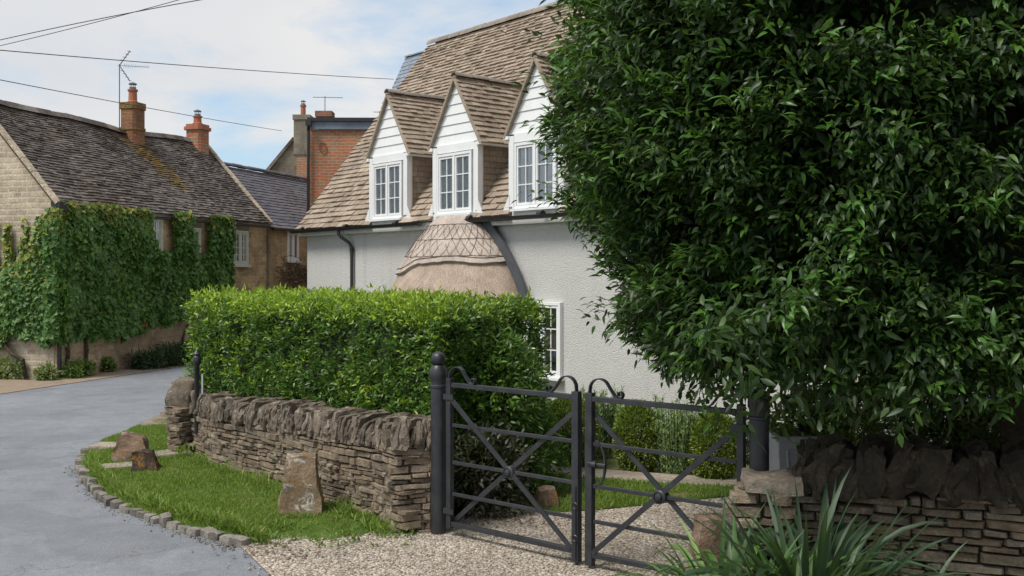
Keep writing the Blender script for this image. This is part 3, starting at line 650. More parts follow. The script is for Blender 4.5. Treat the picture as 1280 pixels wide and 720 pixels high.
# ------------------------------------------------------------------ main house (right)
U = Vector((.648, -.762, 0)).normalized(); B = Vector((.762, .648, 0)).normalized(); P0 = Vector((-4.885, 22.86, 0))
def HP(s, t, z): return P0+U*s+B*t+Vector((0, 0, z))
LEN = 14.5; EZ = 3.02; RUN = 3.75; RZ = 7.81; up = Vector((0, 0, 1))
house = empty('cottage', tuple(HP(6, 2, 0)), 'white rendered cottage with steep tan tiled roof and three gabled dormers', 'house')
b = MB()
b.box(HP(.12, .12, -1.0), U*(LEN-.24), B*.3, up*(EZ+.95))
b.build('front_wall', 'render', house)
b = MB()
for s_ in (.12, LEN-.42): b.prism([HP(s_, .42, -1), HP(s_, 2*RUN-.1, -1), HP(s_, 2*RUN-.1, EZ), HP(s_, RUN, RZ-.25), HP(s_, .42, EZ+.2)], U*.3)
b.box(HP(.42, 2*RUN-.4, -1), U*(LEN-.84), B*.3, up*(EZ+.9))
b.build('end_wall', 'render', house)
def tiles(mb_, O, Uv, Vv, L, Hh, w0, e0, e1, th, mask=None, jit=.012, ends=0.0, sag=None):
    N_ = Uv.cross(Vv).normalized()
    if N_.z < 0: N_ = -N_
    v = 0; row = 0
    while v < Hh-.02:
        e = lerp(e0, e1, v/Hh); w_ = lerp(w0, w0*.75, v/Hh); u = -random.random()*w_*.6
        while u < L:
            w = w_*random.uniform(.7, 1.35); a, c = max(u, 0), min(u+w, L)
            if L-c < .05: c = L
            mk = True if mask is None else mask((a+c)/2, v)
            if c-a > .03 and mk:
                mb = mk if isinstance(mk, MB) else mb_
                dj = random.uniform(-jit, jit); tj = th*random.uniform(.7, 1.5); gp = .003
                lo = v-.0+dj; hi = min(v+e*1.25, Hh+.01)
                l1 = random.uniform(-.4, .4)*jit
                sg = (lambda uu: N_*(sag(uu, v) if sag else 0))
                a_, c_ = a+gp, c-gp
                q = [O+Uv*a_+Vv*(lo-l1)+N_*.0+sg(a), O+Uv*c_+Vv*(lo+l1)+sg(c), O+Uv*c_+Vv*hi-N_*.01+sg(c), O+Uv*a_+Vv*hi-N_*.01+sg(a)]
                t_ = [q[0]+N_*(tj*1.6), q[1]+N_*(tj*1.6+random.uniform(-.3, .3)*th), q[2]+N_*th*.6, q[3]+N_*th*.6]
                mb.add(q+t_, [(4, 5, 6, 7), (0, 1, 5, 4), (1, 2, 6, 5), (3, 0, 4, 7)])
            u += w
        v += e; row += 1
slv = (B*RUN+up*(RZ-EZ)); SL = slv.length; Vv = slv.normalized(); NR = U.cross(Vv); NR = NR if NR.z > 0 else -NR
DC = [3.70, 5.94, 8.18]; DW = .77; DAZ = 5.60; DFZ = 4.34; TWS = .55
def rmask(u, v):
    zz = EZ+v*Vv.z; tt = v*Vv.dot(B)
    for c in DC:
        if abs(u-c) < TWS+.04 and tt < (DFZ-EZ)/(RZ-EZ)*RUN-.1 : return False
    return True
rb = MB(); tiles(rb, HP(0, -.10, EZ-.06), U, Vv, LEN, SL, .22, .155, .108, .024, rmask, .005)
roof = rb.build('roof', 'roof_tan', house)
b = MB()
b.prism([HP(.03, -.02, EZ-.03), HP(.03, RUN, RZ-.05), HP(.03, 2*RUN, EZ-.05), HP(.03, 2*RUN-.2, EZ-.15), HP(.03, RUN, RZ-.3), HP(.03, .2, EZ-.1)], U*(LEN-.06))
b.build('roof_boarding', 'lead', house)
bb_ = B*-1
slb = (bb_*RUN+up*(RZ-EZ)); b = MB(); tiles(b, HP(0, 2*RUN+.1, EZ-.06), U, slb.normalized(), LEN, SL, .3, .2, .16, .014)
b.build('rear_roof', 'roof_tan', house)
def ridge(mb, A, C, rr, seg=.42, ang=52):
    t = (C-A).normalized(); sd = Vector((-t.y, t.x, 0)).normalized(); L = (C-A).length; d = 0
    while d < L-.01:
        l = min(seg*random.uniform(.95, 1.05), L-d); lift = random.uniform(-.006, .01)
        a0 = A+t*(d+.002); a1 = A+t*(d+l-.004); vs = []
        for base in (a0, a1):
            for j in range(7):
                q = PI*j/6; vs.append(base+sd*rr*math.cos(q)*1.1+up*(rr*.95*math.sin(q)-rr*.45+lift))
            for j in range(6, -1, -1):
                q = PI*j/6; vs.append(base+sd*(rr-.02)*math.cos(q)*1.1+up*((rr-.02)*.95*math.sin(q)-rr*.45+lift))
        n = 14
        mb.add(vs, [(j, (j+1) % n, n+(j+1) % n, n+j) for j in range(n)]+[tuple(range(n)), tuple(range(2*n-1, n-1, -1))]); d += l
b = MB(); ridge(b, HP(-.03, RUN, RZ+.03), HP(LEN+.03, RUN, RZ+.04), .16, .45)
rt = b.build('ridge_tiles', 'ridge_tan', house, smooth='auto')

def window(parent, O, Uv, out_, W, Hh, ncase=2, cols=2, rows=3, fr=.055, mt='white', dep=.09, curtain=True, name='window', open_=None, head=.0):
    """O lower-left corner of the frame on the wall plane; out_ = outward unit normal"""
    f = MB(); O = Vector(O)
    D = out_*dep
    def bar(u0, u1, z0, z1, d0=0.0, d1=None, mb=f):
        d1 = dep if d1 is None else d1
        mb.box(O+Uv*u0+up*z0+out_*d0, Uv*(u1-u0), out_*(d1-d0), up*(z1-z0))
    bar(0, fr, 0, Hh); bar(W-fr, W, 0, Hh); bar(fr, W-fr, Hh-fr, Hh); bar(fr, W-fr, 0, fr)
    cw = (W-2*fr)/ncase
    for i in range(1, ncase): bar(fr+cw*i-fr*.45, fr+cw*i+fr*.45, fr, Hh-fr)
    wo = f.build(name, mt, parent, bevel=.004)
    s_ = MB(); s_.box(O-Uv*.04-up*.045, Uv*(W+.08), out_*(dep+.06), up*.043); s_.build('sill', mt, wo)
    for i in range(ncase):
        c = MB(); a = fr+cw*i+(fr*.45 if i else 0)+.006; e = fr+cw*(i+1)-(fr*.45 if i < ncase-1 else 0)-.006; z0, z1 = fr+.006, Hh-fr-.006
        k = .036; d0, d1 = dep*.35, dep*.85
        bar(a, a+k, z0, z1, d0, d1, c); bar(e-k, e, z0, z1, d0, d1, c); bar(a+k, e-k, z0, z0+k*1.2, d0, d1, c); bar(a+k, e-k, z1-k, z1, d0, d1, c)
        for q in range(1, cols): x = lerp(a+k, e-k, q/cols); bar(x-.009, x+.009, z0+k, z1-k, d0+.01, d1-.01, c)
        for q in range(1, rows): z = lerp(z0+k, z1-k, q/rows); bar(a+k, e-k, z-.009, z+.009, d0+.012, d1-.012, c)
        c.build('casement', mt, wo)
    g_ = MB(); q0 = O+Uv*(fr+.01)+up*(fr+.01)+out_*dep*.5; q1 = Uv*(W-2*fr-.02); q2 = up*(Hh-2*fr-.02); g_.add([q0, q0+q1, q0+q1+q2, q0+q2], [(0, 1, 2, 3)] if q1.cross(q2).dot(out_) > 0 else [(3, 2, 1, 0)]); g_.build('pane', 'glass', wo)
    g_ = MB(); g_.box(O+Uv*.01+up*.01+out_*.002, Uv*(W-.02), out_*.006, up*(Hh-.02)); g_.build('dark_interior', 'dark', wo)
    if curtain:
        c = MB(); nseg = 36; vs = []
        rngs = curtain if isinstance(curtain, list) else [(fr, W-fr)]
        for (u0, u1) in rngs:
            vs = []; n_ = nseg
            for i in range(n_+1):
                u = lerp(u0, u1, i/n_); d = .018+.008*math.sin(i*1.9)+.005*math.sin(i*.7)
                for z in (fr+.01, Hh-fr-.01): vs.append(O+Uv*u+up*z+out_*d)
            c.add(vs, [(2*i, 2*i+2, 2*i+3, 2*i+1) for i in range(n_)])
        c.build('curtain', 'curtain', wo)
    return wo
oN = -B
for di, c in enumerate(DC):
    d = empty('dormer', tuple(HP(c, 0, EZ)-house.location)); d.parent = house
    hw = DW-.10; WX = .515; zb = EZ-.06
    # face panel behind the boards
    f = MB(); f.prism([HP(c-hw, .06, zb), HP(c+hw, .06, zb), HP(c+hw, .06, DFZ), HP(c, .06, DAZ-.08), HP(c-hw, .06, DFZ)], B*.05)
    # corner boards and head board
    for sg in (-1, 1): f.box(HP(c+sg*hw-(.11 if sg > 0 else .022), -.03, zb), U*.132, B*.098, up*(DFZ-zb-.0))
    f.box(HP(c-hw+.112, -.025, DFZ-.12), U*(2*hw-.224), B*.083, up*.15)
    f.box(HP(c-hw+.112, -.025, zb), U*(2*hw-.224), B*.083, up*.11)
    f.build('face', 'white', d)
    # weatherboards
    wbm = MB(); nb = 6; z = DFZ+.035; tot = DAZ-.12-z; bh = tot/nb
    def hwz(zz): return max(0, (DAZ-.01-zz)/(DAZ-DFZ)*DW-.01)
    for i in range(nb):
        z0 = z+i*bh; z1 = min(z0+bh*1.12, DAZ-.08); a0, a1 = hwz(z0), hwz(z1)
        q = [HP(c-a0, .006, z0), HP(c+a0, .006, z0), HP(c+a1, .026, z1), HP(c-a1, .026, z1)]
        wbm.add(q+[p+B*.05 for p in q], [(0, 1, 2, 3), (5, 4, 7, 6), (0, 4, 5, 1), (1, 5, 6, 2), (2, 6, 7, 3), (3, 7, 4, 0)])
    wbm.build('weatherboard', 'white', d)
    # cheeks: tiled side walls
    ck = MB(); tt = (DFZ-EZ)/(RZ-EZ)*RUN
    for sg in (-1, 1):
        ck.prism([HP(c+sg*(hw-.06), .07, EZ-.1), HP(c+sg*(hw-.06), .07, DFZ+.02), HP(c+sg*(hw-.06), tt+.1, DFZ+.02)], U*sg*.02)
        tb = Vector(U*sg); zz = EZ; 
        while zz < DFZ-.03:
            u = .07
            tlim = (DFZ-EZ)/(RZ-EZ)*RUN+.2
            while u < tlim:
                w = .17*random.uniform(.7, 1.3)
                if EZ+u/RUN*(RZ-EZ) < zz+.35:
                    O_ = HP(c+sg*(hw-.034), u, zz)
                    ck.add([O_+tb*.018, O_+B*(w-.004)+tb*.018, O_+B*(w-.004)+up*.13+tb*.002, O_+up*.13+tb*.002, O_, O_+B*(w-.004)], [(0, 1, 2, 3) if sg < 0 else (3, 2, 1, 0), (4, 5, 1, 0), (4, 0, 3), (5, 2, 1)])
                u += w
            zz += .11
    ck.build('tiled_cheek', 'roof_tan', d)
    # soffit / white returns under the eaves
    sf = MB()
    for sg in (-1, 1): sf.box(HP(c+sg*(hw+.002)-(0 if sg > 0 else .13), -.06, DFZ-.055), U*.13, B*1.05, up*.06)
    sf.build('soffit', 'white', d)
    # roof slopes
    rt_ = MB(); bd = MB(); brg = MB()
    TR = (DAZ-EZ)/(RZ-EZ)*RUN+.15
    for sg in (-1, 1):
        eave = HP(c+sg*(DW+.04), -.055, DFZ-.02); vv = (HP(c, -.055, DAZ+.02)-eave); Ls = vv.length; vv.normalize()
        tiles(rt_, eave, B, vv, TR+.05, Ls, .19, .125, .10, .020, None, .005)
        nn = B.cross(vv).normalized(); nn = nn if nn.z > 0 else -nn
        bd.box(eave-nn*.004+B*.02, B*(TR+.1), vv*Ls, -nn*.035)
        brg.box(eave-nn*.012-B*.012, B*.028, vv*(Ls-.01), -nn*.032)
        rt_.box(eave-B*.005+nn*.0, B*.05, vv*Ls, -nn*.02)
    rt_.build('tiled_slope', 'roof_tan', d); bd.build('slope_boarding', 'roof_tan', d)
    brg.build('verge_edge', 'verge_tan', d)
    rd = MB(); ridge(rd, HP(c, -.06, DAZ+.055), HP(c, TR-.05, DAZ+.055), .085, .38); rd.build('ridge_tiles', 'ridge_tan', d, smooth='auto')
    window(d, HP(c-.525, -.028+.06, EZ+.06), U, oN, 1.05, DFZ-.14-EZ-.06, 2, 2, 3, .05, dep=.085)
    # lead apron flashing each side
    for sg in (-1, 1):
        la = MB()
        q = [HP(c+sg*(hw+.0), -.05, EZ-.02), HP(c+sg*(hw+.16), -.05, EZ-.02), HP(c+sg*(hw+.0), .55, EZ+.75)]
    # triangular white foot boards
        la.prism([HP(c+sg*hw, -.045, EZ-.05), HP(c+sg*(hw+.22), -.045, EZ-.05), HP(c+sg*hw, -.045, EZ+.30)], B*.03)
        la.build('foot_board', 'white', d)
# fascia, gutters, downpipe
b = MB(); b.box(HP(.0, -.02, EZ-.2), U*LEN, B*.13, up*.13); b.build('fascia', 'white', house)
def gutter(s0, s1, drop0=0, drop1=0):
    g = MB(); n = 9; vs = []; A = HP(s0, -.15, EZ-.07-drop0); C = HP(s1, -.15, EZ-.07-drop1)
    for p in (A, C):
        for rr in (.062, .052):
            for j in range(n):
                q = PI+PI*j/(n-1); jj = q if rr > .06 else 3*PI-q
                vs.append(p+B*rr*math.cos(jj)+up*rr*math.sin(jj)*1.1)
    m_ = 2*n
    g.add(vs, [(j, (j+1) % m_, m_+(j+1) % m_, m_+j) for j in range(m_)]+[tuple(range(m_))[::-1], tuple(range(m_, 2*m_))])
    k = s0+.5
    while k < s1: 
        g.tube([HP(k-.05, -.15, EZ-.072), HP(k+.05, -.15, EZ-.072)], .068, 12); k += 1.9
    return g.build('gutter', 'gutter', house, smooth='auto')
gutter(-.12, 5.0); gutter(6.05, LEN+.1)
b = MB(); S_ = 1.98
b.tube([HP(S_, -.15, EZ-.1), HP(S_, -.15, EZ-.2), HP(S_+.05, -.12, EZ-.27), HP(S_+.16, .02, EZ-.40), HP(S_+.2, .055, EZ-.5), HP(S_+.2, .055, -.8)], .036, 10)
for z in (EZ-.5, EZ-1.6): b.tube([HP(S_+.2, .055, z), HP(S_+.2, .055, z-.07)], .047, 10)
b.build('downpipe', 'gutter', house, smooth='auto')
# ground-floor window
window(house, HP(7.78, .115, .26), U, oN, .92, 1.24, 2, 2, 3, .055, dep=.07, curtain=False)
# thatched hood over the bay
hood = empty('thatched_hood', tuple(HP(5.95, 0, 2)-house.location)); hood.parent = house
CS = 5.98
def hoodpt(a, v, off=0):
    # a 0..1 around from left to right, v 0 top .. 1 bottom
    th = PI*(1-a); w = .5*(.50+1.28*math.sin(min(1, v*1.12)*PI/2)**.95)+.5*lerp(.52, 1.85, v**.85)+off; dp = lerp(.22, 1.12, v**.8)+off
    return HP(CS+math.cos(th)*w, .06-abs(math.sin(th))**.85*dp, lerp(EZ-.02, 1.30, v)+off*.5)
def hoodmesh(v0f, v1f, off, thick, na=64, nv=24, edge=True):
    b = MB(); vs = []; fs = []; uvs = []
    for i in range(na+1):
        a = i/na; v0, v1 = v0f(a), v1f(a)
        for j in range(nv+1):
            v = lerp(v0, v1, j/nv); p = hoodpt(a, v, off); p = p+Vector((1, 1, 1))*.02*nz(p, 5)+Vector((1, -1, 0))*.006*nz(p, 25); vs.append(p); uvs.append((a*3.6, v*2))
        if edge: q = hoodpt(a, v1, off-thick); vs.append(q); uvs.append((a*3.6, v1*2+.1))
    k = nv+1+(1 if edge else 0)
    for i in range(na):
        for j in range(k-1): fs.append((i*k+j, i*k+j+1, (i+1)*k+j+1, (i+1)*k+j))
    b.add(vs, fs); return b, uvs
def setuv(o, uvs):
    me = o.data; ul = me.uv_layers[0] if me.uv_layers else me.uv_layers.new(name='UVMap')
    for l in me.loops: ul.data[l.index].uv = uvs[l.vertex_index]
b, uvs = hoodmesh(lambda a: 0.0, lambda a: 1.0, 0, .25); o = b.build('thatch_coat', 'thatch', hood, smooth=True); setuv(o, uvs)
capv = lambda a: .50+.13*ss(.46, .30, a)+.012*math.sin(a*17)
b, uvs = hoodmesh(lambda a: 0.0, capv, .055, .06); o = b.build('thatch_cap', 'thatch_cap', hood, smooth='auto'); setuv(o, uvs)
rods = MB()
for vv in (.10, .26, .44): rods.tube([hoodpt(i/40, vv+random.gauss(0, .003), .064) for i in range(41)], .005, 5)
rods.tube([hoodpt(i/40, capv(i/40)-.05, .064) for i in range(41)], .007, 5)
nx = 17
for i in range(nx):
    for (va, vb) in ((.10, .26), (.26, .44)):
        for d_ in (0, 1):
            pts = [hoodpt(lerp((i+d_)/nx, (i+1-d_)/nx, k/4), lerp(va, vb, k/4), .064) for k in range(5)]; rods.tube([p+Vector((random.gauss(0, .008), random.gauss(0, .008), random.gauss(0, .008))) for p in pts], .0045, 4)
rods.build('hazel_rods', 'rod', hood)
fl = MB(); pts = [hoodpt(1, v, .09)+B*.0-B*.06 for v in (0, .15, .3, .45, .6, .75, .9, 1.0)]
fl.strip([p+U*.05 for p in pts], B*.06, .17); fl.build('lead_flashing', 'lead', hood)
fl = MB(); pts = [hoodpt(0, v, .06) for v in (0, .2, .4, .6, .8, 1.0)]; fl.strip([p-U*.03 for p in pts], B*.04, .1); fl.build('lead_flashing', 'lead', hood)
# bay body below hood
b = MB(); n = 20; b.prism([HP(CS+math.cos(PI*i/n)*1.35, .12-math.sin(PI*i/n)*.75, -.9) for i in range(n+1)], up*2.2); b.build('bay', 'render', hood)

def yagi(name, base, h, L, dirv, label, n=10, el=.12, fold=False, m='alu'):
    t = empty(name, tuple(base), label, 'tv aerial', 'rooftop tv aerials'); base = Vector(base); dirv = Vector(dirv).normalized(); sd = Vector((-dirv.y, dirv.x, 0)).normalized()
    if sd.length < .1: sd = Vector((1, 0, 0))
    OF = .06 if fold else .4
    b = MB(); b.tube([base, base+up*h], .013, 6); b.build('mast', m, t)
    b = MB(); top = base+up*(h-.03); b.tube([top-dirv*L*OF, top+dirv*L*(1-OF)], .010, 5)
    b.build('boom', m, t)
    b = MB()
    for i in range(n):
        p = top+dirv*L*lerp(.03-OF if not fold else .15, .98-OF, i/(n-1)); e = el*lerp(1.2, .7, i/(n-1)); q = (sd*.6+up*.8 if fold else sd); b.tube([p-q*e, p+q*e], .006, 4)
    if fold:
        for s2 in (-1, 1):
            b.tube([top, top-dirv*.02+(dirv*.26+up*.36*s2)], .012, 4)
            for k in (.35, .55, .75, .95): p = top-dirv*.02+(dirv*.26+up*.36*s2)*k; b.tube([p-sd*.16-up*.02, p+sd*.16+up*.02], .007, 4)
    b.build('elements', m, t)
    return t
yagi('tv_antenna', HP(7.0, RUN+.3, RZ-.1), .95, .55, (1, .3, 0), 'small aerial behind the tan tiled ridge near the dark tree', 6, .2)
bpy.data.objects['tv_antenna'].location = bpy.data.objects['tv_antenna'].location

# ------------------------------------------------------------------ left house with creeper
dL = Vector((.287, .958, 0)).normalized(); oL = Vector((.958, -.287, 0)).normalized(); A0 = Vector((-8.59, 18.6, 0))
def LP(d, o_, z): return A0+dL*d+oL*o_+Vector((0, 0, z))     # o_ positive = out towards the road
LEZ = 3.36; LRZ = 5.40; LRUN = 1.95; LL = 7.62
lh = empty('stone_cottage', tuple(LP(4, -2, 0)), 'golden stone cottage with mossy grey stone roof and creeper across its front', 'house')
b = MB(); b.box(LP(.3, -.3, .95), dL*(LL-.3), oL*.3, up*(LEZ-.97)); b.box(LP(LL-.3, -.3, .95), dL*.3, -oL*(2*LRUN-.3), up*(LEZ-.95)); b.build('front_wall', 'cots', lh)
b = MB(); b.box(LP(.01, -.29, -.3), dL*(LL-.02), oL*.35, up*1.25); b.build('plinth', 'cots_low', lh)
b = MB(); b.prism([LP(0, 0, -.3), LP(0, 0, LEZ-.1), LP(0, -LRUN, LRZ-.02), LP(0, -2*LRUN, LEZ-.1), LP(0, -2*LRUN, -.3)], dL*.3); b.build('gable_wall', 'gable', lh)
b = MB(); b.prism([LP(LL-.3, -.31, LEZ-.1), LP(LL-.3, -LRUN, LRZ-.1), LP(LL-.3, -2*LRUN, LEZ-.1)], dL*.28); b.box(LP(.3, -2*LRUN+.3, -.3), dL*(LL-.6), -oL*.3, up*(LEZ+.2)); b.build('rear_wall', 'gable', lh)
lsl = (-oL*LRUN+up*(LRZ-LEZ)); LSL = lsl.length; lV = lsl.normalized()
def sagf(u, v): return -.10*math.sin(PI*u/LL)*(v/LSL)-.03*math.sin(u*1.7)*(v/LSL)+.02*nz((u, v, 0), 1.5)
b = MB(); b2 = MB()
def mossmask(u, v):
    k = v/LSL; c = 4.62+.35*(1-k); w = .30*ss(.25, .55, k)+.1*ss(.0, .5, k)
    return b2 if abs(u-c)+.25*random.gauss(0, .5) < w and k > .32 else True
tiles(b, LP(-.06, .14, LEZ-.10), dL, lV, LL+.12, LSL+.16, .17, .092, .07, .016, mask=mossmask, sag=sagf, jit=.009); b.build('roof', 'roof_grey', lh); b2.build('mossy_slates', 'moss', lh)
b = MB(); tiles(b, LP(-.06, -2*LRUN-.14, LEZ-.10), dL, (oL*LRUN+up*(LRZ-LEZ)).normalized(), LL+.12, LSL+.16, .3, .2, .16, .013, sag=sagf); b.build('rear_roof', 'roof_grey', lh)
b = MB(); b.prism([LP(0.31, .05, LEZ-.12), LP(0.31, -LRUN, LRZ-.18), LP(0.31, -2*LRUN-.05, LEZ-.12)], dL*(LL-.34)); b.build('roof_boarding', 'dark', lh)
b = MB()
for i in range(18):
    d0 = LL*i/18; d1 = LL*(i+1)/18-.006; zz = lambda d: LRZ+.07+sagf(d, LSL)
    b.prism([LP(d0, -LRUN+.11, zz(d0)-.07), LP(d0, -LRUN, zz(d0)+.05+random.uniform(-.01, .01)), LP(d0, -LRUN-.11, zz(d0)-.07)], LP(d1, 0, zz(d1))-LP(d0, 0, zz(d0)))
b.build('ridge_stones', 'roof_grey', lh)
# verge copings
for d_ in (-.10, LL-.05):
    for sg in (1, -1):
        b = MB()
        A_ = LP(d_, -LRUN+sg*(LRUN+.12), LEZ-.10); C_ = LP(d_, -LRUN, LRZ+.10); v_ = (C_-A_); L_ = v_.length; v_.normalize(); k = 0; nn = up-v_*v_.z
        nn.normalize()
        while k < L_:
            l = min(.45*random.uniform(.8, 1.2), L_-k); b.box(A_+v_*k, dL*.13, v_*(l-.008), nn*(.05+random.random()*.01)); k += l
        b.build('verge_coping', 'gable', lh, bevel=.008)
# eaves board, hopper
b = MB(); b.box(LP(0.05, .0, LEZ-.16), dL*(LL-.1), oL*.1, up*.06); b.build('eaves_course', 'greystone', lh)
b = MB(); b.tube([LP(.05, .09, LEZ-.12), LP(.05, .09, 0.0)], .035, 8); b.cbox(LP(.02, .1, LEZ-.13), dL*.2, oL*.2, up*.17); b.tube([LP(.05, .09, LEZ-.2), LP(LL, .17, LEZ-.2)], .02, 6)
b.build('downpipe', 'gutter', lh)
window(lh, LP(2.80, -.02+.0, 2.44), dL, oL, .45, .74, 1, 2, 3, .045, 'cream', .05)
window(lh, LP(4.24, -.02, 2.40), dL, oL, .42, .62, 1, 2, 3, .045, 'cream', .05, curtain=False)
window(lh, LP(5.98, -.02, 2.17), dL, oL, .72, .86, 2, 2, 4, .05, 'cream', .05, curtain=[(.06, .25), (.5, .66)])
for (a, c, z) in ((2.75, 3.3, 3.19), (4.2, 4.7, 3.03), (5.93, 6.75, 3.04)): b = MB(); b.box(LP(a, .0, z), dL*(c-a), oL*.022, up*.12); b.build('window_lintel', 'greystone', lh, bevel=.006)
# chimneys
def chimney(parent, c, w, zb, zt, bands, pots, mt='brick_old', capm='ochre', dirv=dL, oct_=False, cowl=True):
    ch = empty('chimney', tuple(Vector(c)-parent.location)); ch.parent = parent
    sd = Vector((-dirv.y, dirv.x, 0)); c = Vector(c)
    b = MB()
    def blk(w_, z0, z1, mb):
        k = w_*.5; cc = k*.28 if oct_ else .001
        pts = [(-k+cc, -k), (k-cc, -k), (k, -k+cc), (k, k-cc), (k-cc, k), (-k+cc, k), (-k, k-cc), (-k, -k+cc)]
        mb.prism([c+dirv*x+sd*y+up*z0 for x, y in pts], up*(z1-z0))
    blk(w, zb, zt, b); b.build('stack', mt, ch)
    for (z0, z1, g) in bands: b = MB(); blk(w+g, z0, z1, b); b.build('cap_band', capm, ch)
    for (dx, pr, ph) in pots:
        p = c+dirv*dx; b = MB(); b.lathe(p+up*zt, [(pr*1.15, -.02), (pr*1.15, .05), (pr*.95, .07), (pr*.9, ph*.85), (pr*1.12, ph*.88), (pr*1.12, ph), (pr*.7, ph+.001)], 14); po = b.build('chimney_pot', 'terra', ch, smooth='auto')
        if cowl:
            b = MB(); b.lathe(p+up*(zt+ph), [(pr*.75, -.02), (pr*.75, .05), (pr*.7, .055)], 10)
            for j in range(4): q = j*PI/2; b.tube([p+Vector((math.cos(q)*pr*.6, math.sin(q)*pr*.6, zt+ph)), p+Vector((math.cos(q)*pr*.6, math.sin(q)*pr*.6, zt+ph+.13))], .008, 4)
            b.lathe(p+up*(zt+ph+.12), [(pr*.95, 0), (pr*.9, .02), (pr*.2, .055)], 12); b.build('cowl', 'alu', ch)
    return ch
c1 = at(166, 172, 23.6); c1 = Vector((c1.x, c1.y, 0)); c2 = at(247, 180, 26.1); c2 = Vector((c2.x, c2.y, 0))
chimney(lh, c1, .43, 4.6, 6.0, [(5.86, 6.01, .05), (5.36, 5.42, .04)], [(0, .105, .34)], oct_=True)
chimney(lh, c2, .46, 4.8, 5.86, [(5.72, 5.80, .10), (5.80, 5.87, .02)], [(0, .11, .24)], capm='terra', mt='brick', oct_=True)
yagi('tv_antenna', c1+Vector((-.27, -.12, 5.3)), 1.62, .72, (1, .12, -.03), 'long toothed aerial on a mast beside the left brick chimney', 12, .06, True)

# ------------------------------------------------------------------ slate-roofed extension
ex = empty('stone_annexe', tuple(LP(9.5, -2, 0)), 'lower golden stone house with plain blue grey slate roof beyond the creeper cottage', 'house')
b = MB(); b.box(LP(LL+.01, -.33, -.3), dL*5.6, oL*.3, up*3.45); b.build('front_wall', 'cots', ex)
XEZ = 3.24; XRZ = 4.93; XR = 1.85
xs = (-oL*XR+up*(XRZ-XEZ)); b = MB(); tiles(b, LP(LL+.12, .08, XEZ-.08), dL, xs.normalized(), 6.0, xs.length+.1, .24, .14, .12, .007); b.build('roof', 'roof_slate', ex)
b = MB(); b.prism([LP(LL+.14, .0, XEZ-.1), LP(LL+.14, -XR, XRZ-.1), LP(LL+.14, -2*XR, XEZ-.1)], dL*5.8); b.box(LP(LL+.01, -2*XR+.3, -.3), dL*5.6, oL*-.3, up*3.4); b.build('rear_wall', 'gable', ex)
b = MB(); ridge(b, LP(LL+.12, -XR-.02, XRZ+.06), LP(LL+6.1, -XR-.02, XRZ+.06), .09, .4); b.build('ridge_tiles', 'roof_slate', ex)
b = MB(); b.tube([LP(LL+.1, .12, XEZ-.1), LP(LL+5.6, .12, XEZ-.1)], .045, 8); b.build('gutter', 'gutter', ex)
b = MB(); b.tube([LP(LL+.02, .03, XEZ-.1), LP(LL+.02, .03, 0)], .03, 8); b.build('downpipe', 'greystone', ex)
window(ex, LP(8.72, -.05, 2.30), dL, oL, .62, .82, 2, 1, 1, .05, 'white', .05, curtain=[(.05, .3)])
b = MB()
for q in range(150):
    d = random.uniform(8.1, 10.2); z = 1.95+random.gauss(0, .17); p = LP(d, .1+random.random()*.12, z); v = rnd3(1)[0]; v = Vector(v)*.28; v.z *= .5
    b.tube([p-v, p+Vector((0, 0, random.gauss(0, .07))), p+v], .008, 4)
tag(b.build('dead_vine', 'vine'), 'leafless brown vine tangled on the annexe wall below the white window', 'climbing plant')

# ------------------------------------------------------------------ creeper
iv = empty('climbing_creeper', tuple(LP(3, .1, 0)), 'dense green creeper covering the golden stone cottage, yellow at its edges', 'climbing plant')
def bot(d): return np.interp(d, [0, 1.2, 2.2, 3.3, 4.0, 5.0, 6], [.74, .72, .82, 1.0, 1.0, 1.5, 1.8])
Pf = []; Pn = []
def creeper(n):
    for q in range(n):
        d = random.uniform(-.05, 5.85); z = random.uniform(.35, 3.34)
        e = .13*nz((d, z, 0), 3.5)+.06*nz((d, z, 3), 9)
        if z < bot(d)+e*1.6: continue
        if 2.64+e < d < 3.46+e*.6 and z > 2.40+e: continue
        if 4.2+e < d < 4.82+e*.6 and z > 2.40+e: continue
        if d > 5.8+e*1.5: continue
        if z > 3.2+e and 2.6 < d < 3.5: continue
        o_ = .10+.24*max(0, nz((d, z, 8), 1.1)+.35)*ss(3.4, 2.4, z)+.06*random.random()+.07*nz((d, z, 1), 3)
        p = LP(d, o_, z); yl = ss(2.75, 3.35, z)*(.75 if d < 3 else .45)+.015
        (Pn if random.random() < yl else Pf).append((p, oL))
    for q in range(int(n*.06)):
        a = random.random()*PI/2; z = random.uniform(.78, 3.2); rr = .12+.1*random.random()+.06*nz((a, z, 0), 3)
        p = LP(0, 0, z)+(oL*math.cos(a)-dL*math.sin(a))*rr
        (Pn if random.random() < ss(2.5, 3.2, z)*.7 else Pf).append((p, (oL*math.cos(a)-dL*math.sin(a))))
    for q in range(int(n*.55)):
        e_ = random.uniform(0, 3.0); z = random.uniform(.4, 3.1); w = .2*nz((e_, z, 5), 2.5)
        top = 2.15+.25*math.sin(e_*4)+w+.9*ss(.45, 0, e_)
        thin = z > top
        if thin and not (abs(((e_*2.6) % 1)-.5+w) < .09+.2*max(0, (2.75-z)/.6) and z < 3.05-.3*(e_ % .6)): continue
        if z < .72+w*.8: continue
        o_ = .07+.15*max(0, nz((e_, z, 8), 1.2)+.3)*(0 if thin else 1)+.05*random.random()
        p = LP(-o_, -e_, z)
        (Pn if random.random() < (.75 if thin else .04+.5*ss(1.6, 2.3, z)) else Pf).append((p, -dL))
creeper(42000)
